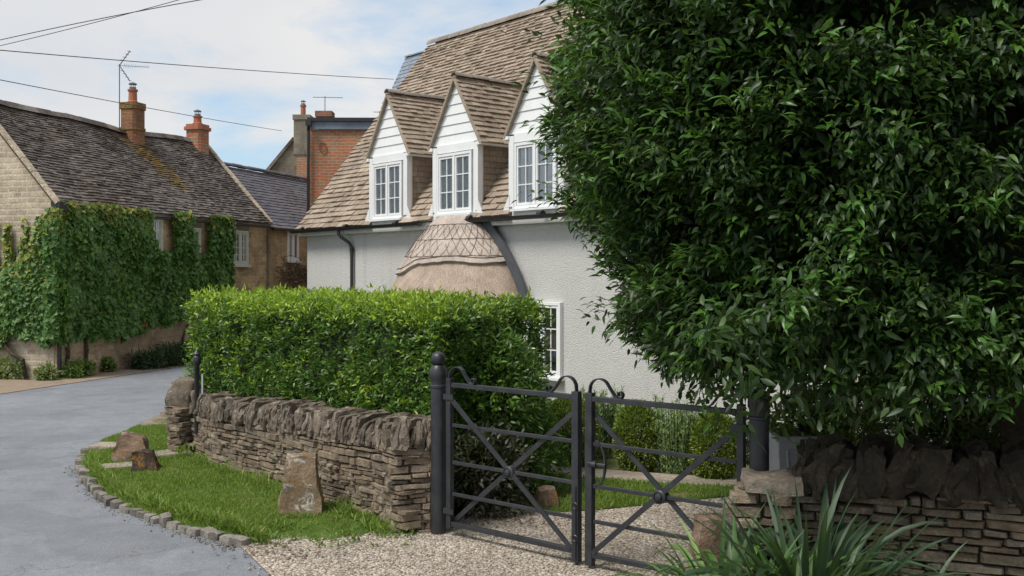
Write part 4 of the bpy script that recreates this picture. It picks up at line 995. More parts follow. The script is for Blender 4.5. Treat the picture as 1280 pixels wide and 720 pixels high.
for lst, m_, nm in ((Pf, 'l_ivy', 'foliage'), (Pn, 'l_ivy_new', 'young_foliage')):
    P = np.array([p for p, _ in lst]); Nn = np.array([q for _, q in lst]); n = len(P)
    D = rng.normal(size=(n, 3))*.5+np.array([0, 0, -.9])+Nn*.35
    leaves(nm, P, D, Nn+rng.normal(size=(n, 3))*.35+np.array([0, 0, .35]), .108*(.6+.7*rng.random(n))*(1 if nm == 'foliage' else .75), .10, m_, iv, 'ivy', .3, .15)
for (d, z1) in ((.25, 1.0), (.75, .9)):
    b = MB(); b.tube([LP(d+.02*math.sin(k*3), .10+.03*math.sin(k*2), k*.12) for k in range(int(z1/.12)+1)], [.045*(1-.04*k) for k in range(int(z1/.12)+1)], 7); b.build('stem', 'bark', iv)
for pts, rr in (([LP(-.05, -.6, 0), LP(-.1, -.62, .35), LP(-.12, -.85, .45), LP(-.1, -1.1, .7)], .04), ([LP(3.9, .12, .0), LP(3.85, .1, .5), LP(4.1, .1, .9), LP(4.0, .1, 1.4)], .025)):
    b = MB(); b.tube(pts, rr, 7); b.build('stem', 'bark', iv)
g = LP(2.35, .15, .93)
b = MB(); b.lathe(g, [(.05, -.13), (.12, -.08), (.15, .0), (.16, .01), (.12, .012)], 12); tag(b.build('wall_basket', 'boulder_dk'), 'dark half round basket hung on the stone wall below the creeper', 'basket')

# ------------------------------------------------------------------ generic shrubs
def ellips(n, c, r, rmin=.6, top=1.0, lump=.12, ls=2.2):
    d = rnd3(n); d[:, 2] = np.where(d[:, 2] < -.88, -d[:, 2], d[:, 2]); rr = rmin+(1-rmin)*rng.random((n, 1))**.6
    rad = rr*(1+lump*npnoise(d*r+np.array(c), ls, 3)[:, None]*2)
    return np.array(c)+d*np.array(r)*rad, d
def bush(name, label, cat, c, r, L, W, n, m, group=None, shape='oval', k=6, up_=.5, lump=.12, rmin=.6, spread=.8, core=True, droop=.25):
    t = empty(name, (c[0], c[1], c[2]-r[2]*.8), label, cat, group)
    C, d = ellips(n, c, r, rmin, lump=lump)
    sprigs(C, d+np.array([0, 0, .25]), k, spread, L, W, m, 'foliage', t, shape, droop, L*.4, up_)
    b = MB()
    for q in range(9):
        a = q*2.4; e = Vector((c[0]+math.cos(a)*r[0]*.6, c[1]+math.sin(a)*r[1]*.6, c[2]+r[2]*random.uniform(.0, .5)))
        b.tube([(c[0], c[1], c[2]-r[2]*1.0), Vector((c[0], c[1], c[2]-r[2]*.3)).lerp(e, .4), e], [.02, .012, .005], 5)
    b.build('stem', 'twig', t)
    return t
# dark prostrate shrub by the left house
pts = [(2.2, .45, .22), (2.75, .5, .3), (3.25, .5, .36), (3.75, .5, .4), (4.3, .5, .42)]
t = empty('prostrate_shrub', tuple(LP(3.2, .4, 0)), 'dark low spreading evergreen shrub against the foot of the stone cottage', 'shrub')
C = []; D = []
for (d, o_, h) in pts:
    a, q = ellips(260, tuple(LP(d, o_, .1)), (.38, .38, h*.95), .3, lump=.3, ls=5); C.append(a); D.append(q)
C = np.concatenate(C); D = np.concatenate(D); C = C[C[:, 2] > .0]; 
sprigs(C, rnd3(len(C))*.4+np.array([-.1, -.6, .35]), 8, .5, .13, .022, 'l_dark', 'foliage', t, 'needle', .2, .04)
labs = ['pale leafy weed clump at the cottage wall foot, at the picture edge', 'pale leafy weed clump between the creeper stems', 'small weed clump beside the lower downpipe', 'thin upright weed against the stone plinth']
for q, (d, o_, s_) in enumerate([(-.3, .1, .17), (.15, .3, .2), (.55, .25, .17), (1.3, .15, .13)]):
    p = LP(d, o_, .12); bush('wall_plant', labs[q], 'weed', (p.x, p.y, .13), (s_, s_*.8, s_), .06, .03, 110, 'l_fresh', 'weeds along the cottage wall', k=6, core=False)
p = LP(-1.0, .0, 0); 
for q, e_ in enumerate((.9, 1.5)):
    p = LP(-.25, -e_, 0); bush('wall_plant', ['low green weed clump under the gable creeper stem', 'leafy weed clump at the far left foot of the gable'][q], 'weed', (p.x, p.y, .13), (.3, .25, .24), .07, .035, 120, 'l_fresh', 'weeds along the cottage wall', k=6)

# ------------------------------------------------------------------ hedge
hd = empty('clipped_hedge', (-1.6, 10, 0), 'long clipped green hedge with lime new growth behind the dry stone wall', 'hedge')
HA = Vector((-3.62, 11.0, 0)); HB = Vector((-.62, 8.08, 0)); HC = Vector((.34, 9.55, 0)); HD = Vector((-2.6, 12.5, 0))
ZT = 1.72
def hedge_pts(n, inset):
    """random points on the five faces, pushed inward by inset*random"""
    ctr = (HA+HB+HC+HD)/4; faces = [(HA, HB, .45), (HB, HC, .05), (HC, HD, .0), (HD, HA, .2)]
    ar = [(b_-a).length*(ZT-z) for a, b_, z in faces]; top = (HB-HA).length*1.45; tot = sum(ar)+top
    out_ = []
    for i, (a, b_, z0) in enumerate(faces):
        t = (b_-a).normalized(); nn = Vector((t.y, -t.x, 0)); 
        k = int(n*ar[i]/tot*(.35 if i in (2,) else 1))
        for q in range(k):
            u = random.random(); z = lerp(z0, ZT, random.random()); p = a.lerp(b_, u); p.z = z
            edge = min(ss(ZT+.02, ZT-.16, z), 1)
            w = .05*nz(p, 2.5)+.05*nz(p, 6)-.10*(1-edge)
            out_.append((p+nn*(w-inset*random.random()), nn, z))
    for q in range(int(n*top/tot)):
        u, v = random.random(), random.random(); p = HA.lerp(HB, u).lerp(HD.lerp(HC, u), v); e = min(u*3.8, (1-u)*3.8, v*1.4, (1-v)*1.4)
        p.z = ZT+.035*nz(p, 2.2)+.03*nz(p, 7)-.09*(1-ss(0, .18, e)); out_.append((p-Vector((0, 0, inset*random.random()*.8)), up.copy(), 9))
    return out_
gs, ls_ = [], []
for p, nn, z in hedge_pts(12500, .12):
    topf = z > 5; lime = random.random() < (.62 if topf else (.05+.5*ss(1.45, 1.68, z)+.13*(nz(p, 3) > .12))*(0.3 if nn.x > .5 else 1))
    (ls_ if lime else gs).append((p, nn))
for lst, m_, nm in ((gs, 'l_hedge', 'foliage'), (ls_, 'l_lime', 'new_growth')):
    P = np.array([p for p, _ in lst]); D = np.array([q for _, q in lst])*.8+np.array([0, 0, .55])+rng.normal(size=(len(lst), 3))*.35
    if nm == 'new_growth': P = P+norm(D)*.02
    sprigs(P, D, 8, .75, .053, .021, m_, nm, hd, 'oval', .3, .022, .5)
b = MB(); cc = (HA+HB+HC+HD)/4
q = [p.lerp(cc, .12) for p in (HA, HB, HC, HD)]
b.hexa([Vector((p.x, p.y, .25)) for p in q]+[Vector((p.x, p.y, ZT-.16)) for p in q]); b.build('shade_core', 'core', hd)  # added solid, blocks light through the hedge and darkens its gaps
# stray shoots on top
C = []
for q in range(120):
    u, v = random.random(), random.random()*.4; p = HA.lerp(HB, u).lerp(HD.lerp(HC, u), v); C.append((p.x, p.y, ZT+.03+.05*random.random()))
C = np.array(C); sprigs(C, rng.normal(size=(len(C), 3))*.25+np.array([0, 0, 1]), 7, .5, .06, .018, 'l_lime', 'shoots', hd, 'oval', .2, .012, .2)
bush('garden_shrub', 'dark purple leaved shrub at the hedge foot just behind the gate', 'shrub', (-.22, 8.22, .32), (.40, .36, .40), .055, .026, 520, 'l_red', k=6)
bush('garden_shrub', 'rounded light green shrub at the hedge end behind the left gate leaf', 'shrub', (.12, 8.85, .42), (.37, .36, .44), .05, .02, 620, 'l_hedge', k=7)
bush('garden_shrub', 'loose mid green shrub rising between gate post and clipped hedge', 'shrub', (-.1, 8.75, .95), (.42, .4, .55), .07, .028, 560, 'l_hedge', k=7)

# ------------------------------------------------------------------ gates
def post(c, h, label, r=.058):
    t = empty('gate_post', (c[0], c[1], 0), label, 'gate post', 'round black gate posts')
    b = MB(); b.lathe((c[0], c[1], 0), [(r, -.3), (r, h-.17), (r*1.12, h-.165), (r*1.12, h-.15), (r, h-.145), (r*1.02, h-.11), (r*1.16, h-.095), (r*1.16, h-.03), (r*.75, h), (r*.3, h+.005)], 28); b.build('shaft', 'black', t, smooth='auto')
    b = MB(); b.lathe((c[0], c[1], h+.05), [(.028, -.05), (.022, -.045)]+[(.055*math.sin(PI*(i+1.5)/14), -.055*math.cos(PI*(i+1.5)/14)) for i in range(12)]+[(.004, .055)], 24); b.build('ball_finial', 'black', t, smooth=True)
    return t
post((-.561, 7.56), 1.29, 'round black gate post with ball finial at the wall end')
post((1.475, 5.92), 1.29, 'round black gate post under the dark tree beside the stone pier')
RZS = [1.150, .848, .567, .330, .105]
def gate(name, Hn, Fr, label, handle=False):
    Hn, Fr = Vector((*Hn, 0)), Vector((*Fr, 0)); t = empty(name, tuple(Hn), label, 'gate', 'pair of black iron drive gates')
    g = (Fr-Hn); W = g.length; g.normalize(); n_ = Vector((-g.y, g.x, 0))
    if n_.y > 0: n_ = -n_
    Q = lambda u, z, o_=0: Hn+g*u+up*z+n_*o_
    b = MB(); b.cbox(Q(.022, .635), g*.045, n_*.045, up*1.13); b.build('hinge_stile', 'black', t, bevel=.004)
    b = MB(); b.cbox(Q(W-.03, .61), g*.055, n_*.05, up*1.16); b.build('meeting_stile', 'black', t, bevel=.004)
    for z in RZS:
        b = MB(); th = .034 if z in (RZS[0], RZS[-1]) else .026; b.cbox(Q(W/2, z), g*(W-.10), n_*(.04 if th > .03 else .02), up*th); b.build('rail', 'black', t, bevel=.003)
    zc = .567; uc = W/2
    for (z0, z1) in ((1.05, .12), (.12, 1.05)):
        b = MB(); A_, C_ = Q(.045, z0, .018 if z0 > z1 else -.018), Q(W-.06, z1, .018 if z0 > z1 else -.018); v = (C_-A_); vn = v.normalized(); pr = vn.cross(n_)
        b.cbox((A_+C_)/2, v, pr*.034, n_*.012); b.build('brace', 'black', t)
    b = MB(); c = Q(uc, zc, 0); 
    M3 = Matrix((g, up, n_)).transposed()
    prof = [(.045, -.03), (.045, .028), (.036, .034), (.034, .028), (.026, .030), (.022, .044), (.010, .05)]; nn = 20; vs = []
    for r_, z in prof:
        for j in range(nn): q = 2*PI*j/nn; vs.append(c+M3 @ Vector((r_*math.cos(q), r_*math.sin(q), z)))
    fs = [(i*nn+j, i*nn+(j+1) % nn, (i+1)*nn+(j+1) % nn, (i+1)*nn+j) for i in range(len(prof)-1) for j in range(nn)]+[tuple(range(nn-1, -1, -1)), tuple((len(prof)-1)*nn+j for j in range(nn))]
    b.add(vs, fs); b.build('boss', 'black', t, smooth='auto')
    # scrolls
    for side in (0, 1):
        u0 = .02 if side == 0 else W-.03; sg = 1 if side == 0 else -1; z0 = 1.19
        pts = [Q(u0, 1.17), Q(u0, z0+.01)]
        for i in range(1, 9): a = PI-i*PI/8*.85; pts.append(Q(u0+sg*(.078+.078*math.cos(a)), z0+.02+.078*math.sin(a)))
        last_u = u0+sg*(.078+.078*math.cos(PI*.15)); lz = z0+.02+.078*math.sin(PI*.15)
        pts += [Q(last_u+sg*.025, lz-.035), Q(last_u+sg*.05, lz-.065), Q(last_u+sg*.075, lz-.078)]
        cx, cz = last_u+sg*.088, lz-.052
        for i in range(12): a = -PI*.5+.1+i*.5; r_ = .026-.0014*i; pts.append(Q(cx+sg*r_*math.cos(a), cz+r_*math.sin(a)))
        b = MB(); b.strip(pts, n_*.034, .008); b.build('scroll', 'black', t)
    for z in (.2, 1.06): b = MB(); b.tube([Q(-.03, z), Q(.01, z)], .016, 8); b.cbox(Q(.03, z, .028), g*.1, n_*.008, up*.04); b.build('hinge', 'black', t)
    if handle:
        b = MB(); pts = [Q(W-.01+.0, .86, 0)]
        pts = [Q(W-.075-.075*math.sin(a*PI/12)*1.0, .72+.15*math.cos(a*PI/12), .0) for a in range(13)]; b.strip(pts, n_*.02, .012)
        b.tube([Q(W-.03, .72, .03), Q(W-.17, .72, .03)], .012, 6); b.tube([Q(W-.07, .72, .03), Q(W-.10, .72, .03)], .022, 8)
        b.build('latch_handle', 'black', t)
    else:
        b = MB(); b.tube([Q(W-.03, .10, .0), Q(W-.03, .012, .0)], .009, 6); b.tube([Q(W-.02, .55, .03), Q(W-.02, .05, .03)], .006, 6)
        for z in (.2, .42): b.tube([Q(W-.02+.02*math.cos(a), z+.02*math.sin(a), .035) for a in [k*PI/6 for k in range(13)]], .004, 4)
        b.build('drop_bolt', 'black', t)
    return t
gate('iron_gate', (-.485, 7.50), (.462, 6.72), 'left leaf of the black iron gates, hung on the post at the wall end')
gate('iron_gate', (1.405, 5.99), (.50, 6.68), 'right leaf of the black iron gates, with a ring latch, partly under the tree', True)
# small post of the pedestrian gate by far pier
sp = empty('side_gate_post', (-3.31, 10.30, .5), 'slim black iron post with domed cap rising at the far wall end', 'post')
b = MB(); b.lathe((-3.31, 10.42, 0), [(.026, .3), (.026, 1.02), (.042, 1.04), (.045, 1.10), (.03, 1.12), (.04, 1.14), (.02, 1.17), (.005, 1.19)], 12); b.build('shaft', 'black', sp, smooth='auto')
b = MB(); b.cbox((-3.25, 10.42, .72), (.018, .0, 0), (0, .03, 0), (0, 0, .42)); b.build('side_bar', 'zinc', sp)

# ------------------------------------------------------------------ buildings behind
bk = empty('brick_building', (-4, 29, 0), 'flat roofed red brick building with a white fascia behind the cottage', 'building')
b = MB(); b.box((-5.74, 28.2, -.5), (2.6, .05, 0), (0, 2.2, 0), (0, 0, 6.55)); b.build('wall', 'brick', bk)
b = MB(); b.box((-5.74, 28.12, 6.05), (2.6, .05, 0), (0, .07, 0), (0, 0, .22)); b.build('fascia', 'roof_blue', bk)
b = MB(); b.box((-5.79, 28.05, 6.272), (2.7, .05, 0), (0, 2.4, 0), (0, 0, .10)); b.build('flat_roof', 'gutter', bk)
b = MB(); b.tube([(-5.70, 28.02, 6.3), (-5.74, 28.0, 6.15), (-5.77, 28.10, 6.0), (-5.77, 28.10, 2.0)], .045, 8); b.cbox((-5.74, 28.0, 6.2), (.16, 0, 0), (0, .14, 0), (0, 0, .14)); b.build('downpipe', 'gutter', bk)
b = MB(); b.tube([Vector((-5.38+.10*math.cos(a), 28.17, 5.55+.13*math.sin(a))) for a in [k*PI/8 for k in range(17)]], .015, 5); b.build('wall_tie', 'brick_old', bk)
chimney(bk, (-5.45, 28.9, 0), .42, 6.2, 6.66, [(6.50, 6.66, .07)], [], mt='brick_old', capm='brick_old', dirv=Vector((1, 0, 0)))
yagi('tv_antenna', (-5.43, 28.8, 6.62), .48, .85, (1, .1, 0), 'short flat aerial on the brick chimney above the brick building', 8, .07)
yagi('tv_antenna', (-3.95, 29.6, 6.3), .5, .45, (1, .2, 0), 'tiny aerial beside the blue slate roof', 5, .06)
# stone house farther back
sh = empty('far_stone_house', (-8.5, 36, 0), 'far pale stone gable with a grey stone chimney between the roofs', 'house')
Yf = 36.0; g0 = at(332, 222, Yf)
b = MB(); b.prism([(-9.0, Yf, -.5), (-9.0, Yf, at(0, 219, Yf).z), (at(368, 0, Yf).x, Yf, at(0, 176, Yf).z), (at(368, 0, Yf).x+.4, Yf, at(0, 176, Yf).z), (-6.2, Yf, 4), (-6.2, Yf, -.5)], (0, 4, 0)); b.build('gable_wall', 'greystone', sh)
b = MB(); A_ = at(329, 221, Yf-.1); C_ = at(368, 174, Yf-.1); b.box(A_, C_-A_, (0, 4.2, 0), (-.06, 0, .09)); b.build('roof', 'roof_grey', sh)
Cx = at(377.5, 0, Yf-.6)
chimney(sh, (Cx.x, Yf-.4, 0), .56, 4.5, at(0, 147, Yf-.4).z, [(at(0, 153, Yf).z, at(0, 147, Yf).z, .07), (at(0, 196, Yf).z, at(0, 193, Yf).z, .05)], [(0, .10, .45)], mt='greystone', capm='greystone', dirv=Vector((1, 0, 0)))
b = MB(); b.box((at(371, 0, Yf-.8).x, Yf-.85, 3), (.6, 0, 0), (0, .15, 0), (0, 0, at(0, 197, Yf-.8).z-3)); b.build('brick_patch', 'brick', sh)
# slate roof behind main roof
sr = empty('slate_roofed_house', (-2, 32, 0), 'steep pale blue slate roof showing behind the tan roof', 'house')
e0 = at(463, 170, 31.2); e0 = Vector(e0); vv = B*1.35+up*(at(0, 72, 32.2).z-e0.z); vv_l = vv.length
b = MB(); tiles(b, e0, U*-1*-1, vv.normalized(), 4.5, vv_l, .3, .17, .15, .008); b.build('roof', 'roof_blue', sr)
b = MB(); nn = U.cross(vv).normalized(); nn = nn if nn.z > 0 else -nn
b.box(e0-nn*.02+U*.02, U*4.4, vv, -nn*.08); b.box(Vector((e0.x, e0.y, -.5))+B*.1+U*.1, U*4.2, B*2.6, up*(e0.z+.5)); b.prism([e0+B*.1+U*.1, e0+vv-up*.1+U*.1, e0+B*2.7+U*.1], U*4.2); b.build('wall', 'greystone', sr)
b = MB(); ridge(b, e0+vv, e0+vv+U*4.5, .07, .3); b.build('ridge_tiles', 'roof_blue', sr)

# ------------------------------------------------------------------ overhead wires
def wire(a, c, sag, label, r=.007):
    b = MB(); a, c = Vector(a), Vector(c); b.tube([a.lerp(c, i/24)-up*sag*4*(i/24)*(1-i/24) for i in range(25)], r, 6)
    tag(b.build('overhead_wire', 'wire', smooth=True), label, 'overhead wire', 'overhead wires')
wire(at(-190, 96, 20), at(300, -22, 15), .10, 'uppermost thin overhead wire crossing the top left corner', .006)
wire(at(-190, 98, 20), at(330, -14, 14), -.10, 'second thin overhead wire just below the uppermost one at top left', .007)
wire(at(-120, 52, 15), at(492, 99, 29), .05, 'long overhead wire running to the blue slate roof', .0085)
wire(at(-150, 70, 15), at(352, 163.5, 33), .05, 'low overhead wire passing behind the tall left chimney aerial', .0085)
wire(at(250, 203, 34), at(331, 215, 38), .03, 'faint short wire low above the annexe roof', .006)

# ------------------------------------------------------------------ garden behind the gate
def gz(x, y): return H(x, y)
def ball(px, y0, y1, wpx, Y, label, m='l_box', sq=1.0, L=.03, n=1500, name='box_ball', grp='clipped bushes behind the gate'):
    rz = (y1-y0)/F*Y/2; c = at(px, (y0+y1)/2, Y); r = wpx/F*Y/2
    return bush(name, label, 'shrub', (c.x, c.y, c.z), (r, r, rz), L, L*.5, n, m, grp, k=8, lump=.02, rmin=.88, up_=.3, spread=.5)
ball(712, 498, 585, 70, 10.35, 'rounded yellowish box bush seen through the left gate leaf')
ball(797, 504, 594, 56, 10.0, 'clipped round box bush left of the feathery rosemary')
ball(893, 518, 606, 58, 9.65, 'clipped round box bush right of the feathery rosemary')
def feathery(c, w, h, n, label, m='l_rose', name='rosemary_bush'):
    t = empty(name, tuple(c), label, 'shrub', 'feathery upright bushes'); C = []; D = []; b = MB()
    for q in range(n):
        a = random.random()*6.28; r_ = w*random.random()**.5; lean = Vector((math.cos(a)*r_*.5, math.sin(a)*r_*.5, 0)); p = Vector(c)+Vector((math.cos(a)*r_, math.sin(a)*r_, 0)); hh = h*random.uniform(.6, 1.05)
        b.tube([p, p+lean*.3+up*hh*.5, p+lean+up*hh], .004, 4)
        for k in range(22): z = k/21; C.append(p+lean*z*z+up*hh*z); D.append((lean.x*.3, lean.y*.3, 1))
    sprigs(np.array(C), np.array(D), 8, .8, .04, .007, m, 'foliage', t, 'needle', .1, .012)
    b.build('stem', 'twig', t); return t
p = at(845, 594, 9.9); feathery((p.x, p.y, H(p.x, p.y)), .20, .72, 80, 'pale feathery rosemary between the two clipped balls')
p = at(752, 560, 10.9); feathery((p.x, p.y, H(p.x, p.y)), .17, .7, 70, 'pale feathery rosemary just left of the latch side')
for q, (px, Y, r_, h_, m_, lab) in enumerate([(775, 12.2, .42, .30, 'l_dark', 'low dark shrub against the white wall behind the left clipped ball'), (868, 12.0, .45, .28, 'l_dark', 'low green shrub against the white wall behind the rosemary'), (925, 11.2, .45, .32, 'l_dark', 'dark shrub in shade behind the right gate post'), (712, 12.6, .45, .28, 'l_dark', 'green border shrub by the white wall left of the latch'), (690, 11.3, .35, .4, 'l_hedge', 'small border shrub beside the hedge end')]):
    x = (px-640)/F*Y; bush('border_shrub', lab, 'shrub', (x, Y, H(x, Y)+h_*.55), (r_, r_, h_*.8), .05, .025, 520, m_, 'border shrubs along the cottage wall', k=7, lump=.2)
# planter
pc = Vector((at(1000, 0, 7.6).x, 7.6, 0)); PZ = at(0, 546, 7.4).z; t = empty('planter', tuple(pc), 'square grey zinc planter with raised panel behind the right wall', 'planter')
b = MB(); hw = .235; rim = PZ
b.add([pc+Vector((x*s_, y*s_, z)) for s_, z in ((.78*hw, -.3), (hw*.96, rim-.03)) for x, y in ((-1, -1), (1, -1), (1, 1), (-1, 1))], [(3, 2, 1, 0), (0, 1, 5, 4), (1, 2, 6, 5), (2, 3, 7, 6), (3, 0, 4, 7), (4, 5, 6, 7)]); b.build('body', 'zinc', t, bevel=.006)
b = MB()
for (x, y, X_, Y_) in ((-hw*1.05, -hw*1.05, 2.1*hw, .05), (-hw*1.05, hw*1.05-.05, 2.1*hw, .05), (-hw*1.05, -hw*1.05+.05, .05, 2.1*hw-.1), (hw*1.05-.05, -hw*1.05+.05, .05, 2.1*hw-.1)): b.box(pc+Vector((x, y, rim-.03)), (X_, 0, 0), (0, Y_, 0), (0, 0, .035))
b.build('rim', 'zinc', t, bevel=.005)
b = MB()
for (x0, z0, x1, z1) in ((-.16, rim-.1, .16, rim-.1), (-.16, rim-.1, -.14, rim-.33), (.16, rim-.1, .14, rim-.33), (-.14, rim-.33, .14, rim-.33)):
    b.tube([pc+Vector((x0, -hw*.95-.002, z0)), pc+Vector((x1, -hw*.95+.01, z1))], .009, 6)
b.build('panel_moulding', 'zinc', t)
b = MB(); b.box(pc+Vector((-hw*.9, -hw*.9, rim-.04)), (1.8*hw, 0, 0), (0, 1.8*hw, 0), (0, 0, .02)); b.build('soil', 'soil', t)
bush('potted_plant', 'leafy geranium with reddish stems growing in the zinc planter', 'plant', (pc.x+.05, 7.6, PZ+.12), (.30, .22, .18), .055, .05, 130, 'l_fresh', k=5, spread=1.0)
for (px, py, Y, r, m_, lab, L) in ((1090, 545, 7.4, .44, 'l_fresh', 'loose bright shrub right of the planter behind the dark wall', .05), (1170, 535, 7.6, .52, 'l_dark', 'dark feathery shrub behind the right wall near the trunk', .06), (1225, 545, 7.2, .38, 'l_fresh', 'small leafy shrub beside the tree trunk', .05), (1050, 530, 8.6, .48, 'l_fresh', 'soft green shrub behind the planter', .05)):
    c = at(px, py, Y); bush('garden_shrub', lab, 'shrub', (c.x, c.y, c.z-.1), (r*1.1, r, r), L, L*.3, 800, m_, 'shrubs behind the right wall', k=7, shape='needle', lump=.3, rmin=.3)

# ------------------------------------------------------------------ big tree
TX, TY = 3.45, 6.75
tree = empty('evergreen_tree', (TX, TY, 0), 'huge dense dark evergreen tree with glossy drooping leaves overhanging the wall', 'tree')
b = MB()
b.tube([(TX+.02*math.sin(k), TY, -.2+k*.25) for k in range(14)], [.125-.004*k for k in range(14)], 12)
tr = b.build('trunk', 'bark', tree, smooth=True)
ZZ = [1.20, 1.35, 1.6, 2.0, 2.6, 3.2, 3.9, 4.6, 5.2, 5.7]; AX = [2.5, 2.85, 3.0, 3.08, 3.28, 3.46, 3.42, 3.25, 2.7, 1.5]; AY = [1.85, 2.0, 2.05, 2.1, 2.1, 2.15, 2.1, 1.9, 1.5, .9]
CX, CY = 3.98, 6.85
def crown(n, r0, r1, backkeep=.35):
    C = []; D = []
    while len(C) < n:
        z = random.uniform(1.4, 5.6); a = np.interp(z, ZZ, AX); b_ = np.interp(z, ZZ, AY); q = random.random()*2*PI
        cq, sq = math.cos(q), math.sin(q); e = (abs(cq)**2.7+abs(sq)**2.7)**(-1/2.7); x, y = cq*e*a, sq*e*b_
        # density by perimeter: thin the back
        if sq > .2 and random.random() > backkeep: continue
        if x > 2.3 and random.random() > .45: continue
        if x > -1.2 and z < 1.55+.2*ss(-1.2, 1, x) and random.random() < .85: continue
        if z > 4.4 and random.random() > .5: continue
        p = Vector((CX+x, CY+y, z)); lump = .05*nz(p, .8, 2)+.05*nz(p, 2.0)+.035*nz(p, 4.5)
        k = random.uniform(r0, r1)+lump; dn = nz((p.x, p.y, p.z*1.5), 2.3, 7)
        if dn < -.05 and random.random() < min(.85, .35-dn*1.6): continue
        k += .05*dn
        # gaps
        if nz(p, 1.7, 11) > .40 and random.random() < .5: continue
        gx, gy = cq/a*abs(cq)**.7, sq/b_*abs(sq)**.7; d = Vector((gx, gy, (-.25 if z < 1.7 else (.08 if z < 4.2 else .6))/3)).normalized()
        C.append((CX+x*k, CY+y*k*1.0, z+(k-1)*.3*(z-2.6)+random.gauss(0, .04))); D.append(d)
    return np.array(C), np.array(D)
C, D = crown(19500, .88, 1.03)
sprigs(C, D*.8+np.array([0, 0, -.18])+rng.normal(size=C.shape)*.4, 9, .62, .064, .028, 'l_tree', 'foliage', tree, 'oval', .35, .035, .7, .35)
C, D = crown(170, 1.03, 1.10, .4)
sprigs(C, D*.9+rng.normal(size=C.shape)*.3, 12, .5, .075, .030, 'l_tree', 'outer_sprays', tree, 'oval', .35, .05, .7, .35)
C, D = crown(2100, .98, 1.05, .2)
sprigs(C, D*.8+np.array([0, 0, .1])+rng.normal(size=C.shape)*.35, 8, .6, .08, .028, 'l_tree_new', 'young_foliage', tree, 'oval', .35, .025, .7, .35)
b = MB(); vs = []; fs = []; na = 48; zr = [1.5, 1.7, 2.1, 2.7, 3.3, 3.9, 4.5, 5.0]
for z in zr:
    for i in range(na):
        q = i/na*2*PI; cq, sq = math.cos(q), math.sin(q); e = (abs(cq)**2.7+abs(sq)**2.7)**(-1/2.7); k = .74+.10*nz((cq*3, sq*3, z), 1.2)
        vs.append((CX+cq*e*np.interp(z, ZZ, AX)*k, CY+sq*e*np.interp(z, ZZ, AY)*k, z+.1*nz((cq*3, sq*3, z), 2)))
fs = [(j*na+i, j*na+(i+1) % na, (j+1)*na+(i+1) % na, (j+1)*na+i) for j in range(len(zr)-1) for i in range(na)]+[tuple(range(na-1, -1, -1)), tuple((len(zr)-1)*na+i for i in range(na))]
b.add(vs, fs); b.build('shade_core', 'core', tree)  # added solid inside the crown, closes light gaps and reads as shade
C, D = crown(4200, .72, .92, .5)
sprigs(C, D+rng.normal(size=C.shape)*.5, 8, .9, .13, .055, 'l_tree', 'inner_foliage', tree, 'oval', .3, .08, .6)
# underside foliage
C = []
for q in range(2000):
    a = random.random()*2*PI; r_ = math.sqrt(random.random()); C.append((CX+math.cos(a)*r_*2.8, CY+math.sin(a)*r_*1.95, 1.52+.16*ss(-.6, .6, math.cos(a)*r_)+.12*random.random()+.15*nz((math.cos(a)*r_*3, math.sin(a)*r_*3, 0), 1.5)))
for q in range(330): C.append((random.uniform(1.05, 2.6), random.uniform(5.05, 6.3), random.uniform(1.18, 1.75)+.12*random.random()))
C = np.array(C); sprigs(C, rng.normal(size=C.shape)*.6+np.array([0, -.2, -.5]), 7, .7, .09, .035, 'l_tree', 'lower_foliage', tree, 'oval', .3, .05, .6)
b = MB()
for q in range(34):
    a = random.random()*2*PI; z0 = random.uniform(1.2, 3.0); z1 = z0+random.uniform(.1, 1.6); z1 = min(z1, 5)
    ex_, ey_ = CX+math.cos(a)*np.interp(z1, ZZ, AX)*.86, CY+math.sin(a)*np.interp(z1, ZZ, AY)*.86
    A_ = Vector((TX, TY, z0)); C_ = Vector((ex_, ey_, z1)); m1 = A_.lerp(C_, .35)+Vector((0, 0, .12)); m2 = A_.lerp(C_, .7)+Vector((random.gauss(0, .12), random.gauss(0, .12), .1))
    b.tube([A_, m1, m2, C_], [.05, .03, .018, .006], 6)
b.build('limbs', 'bark', tree, smooth=True)

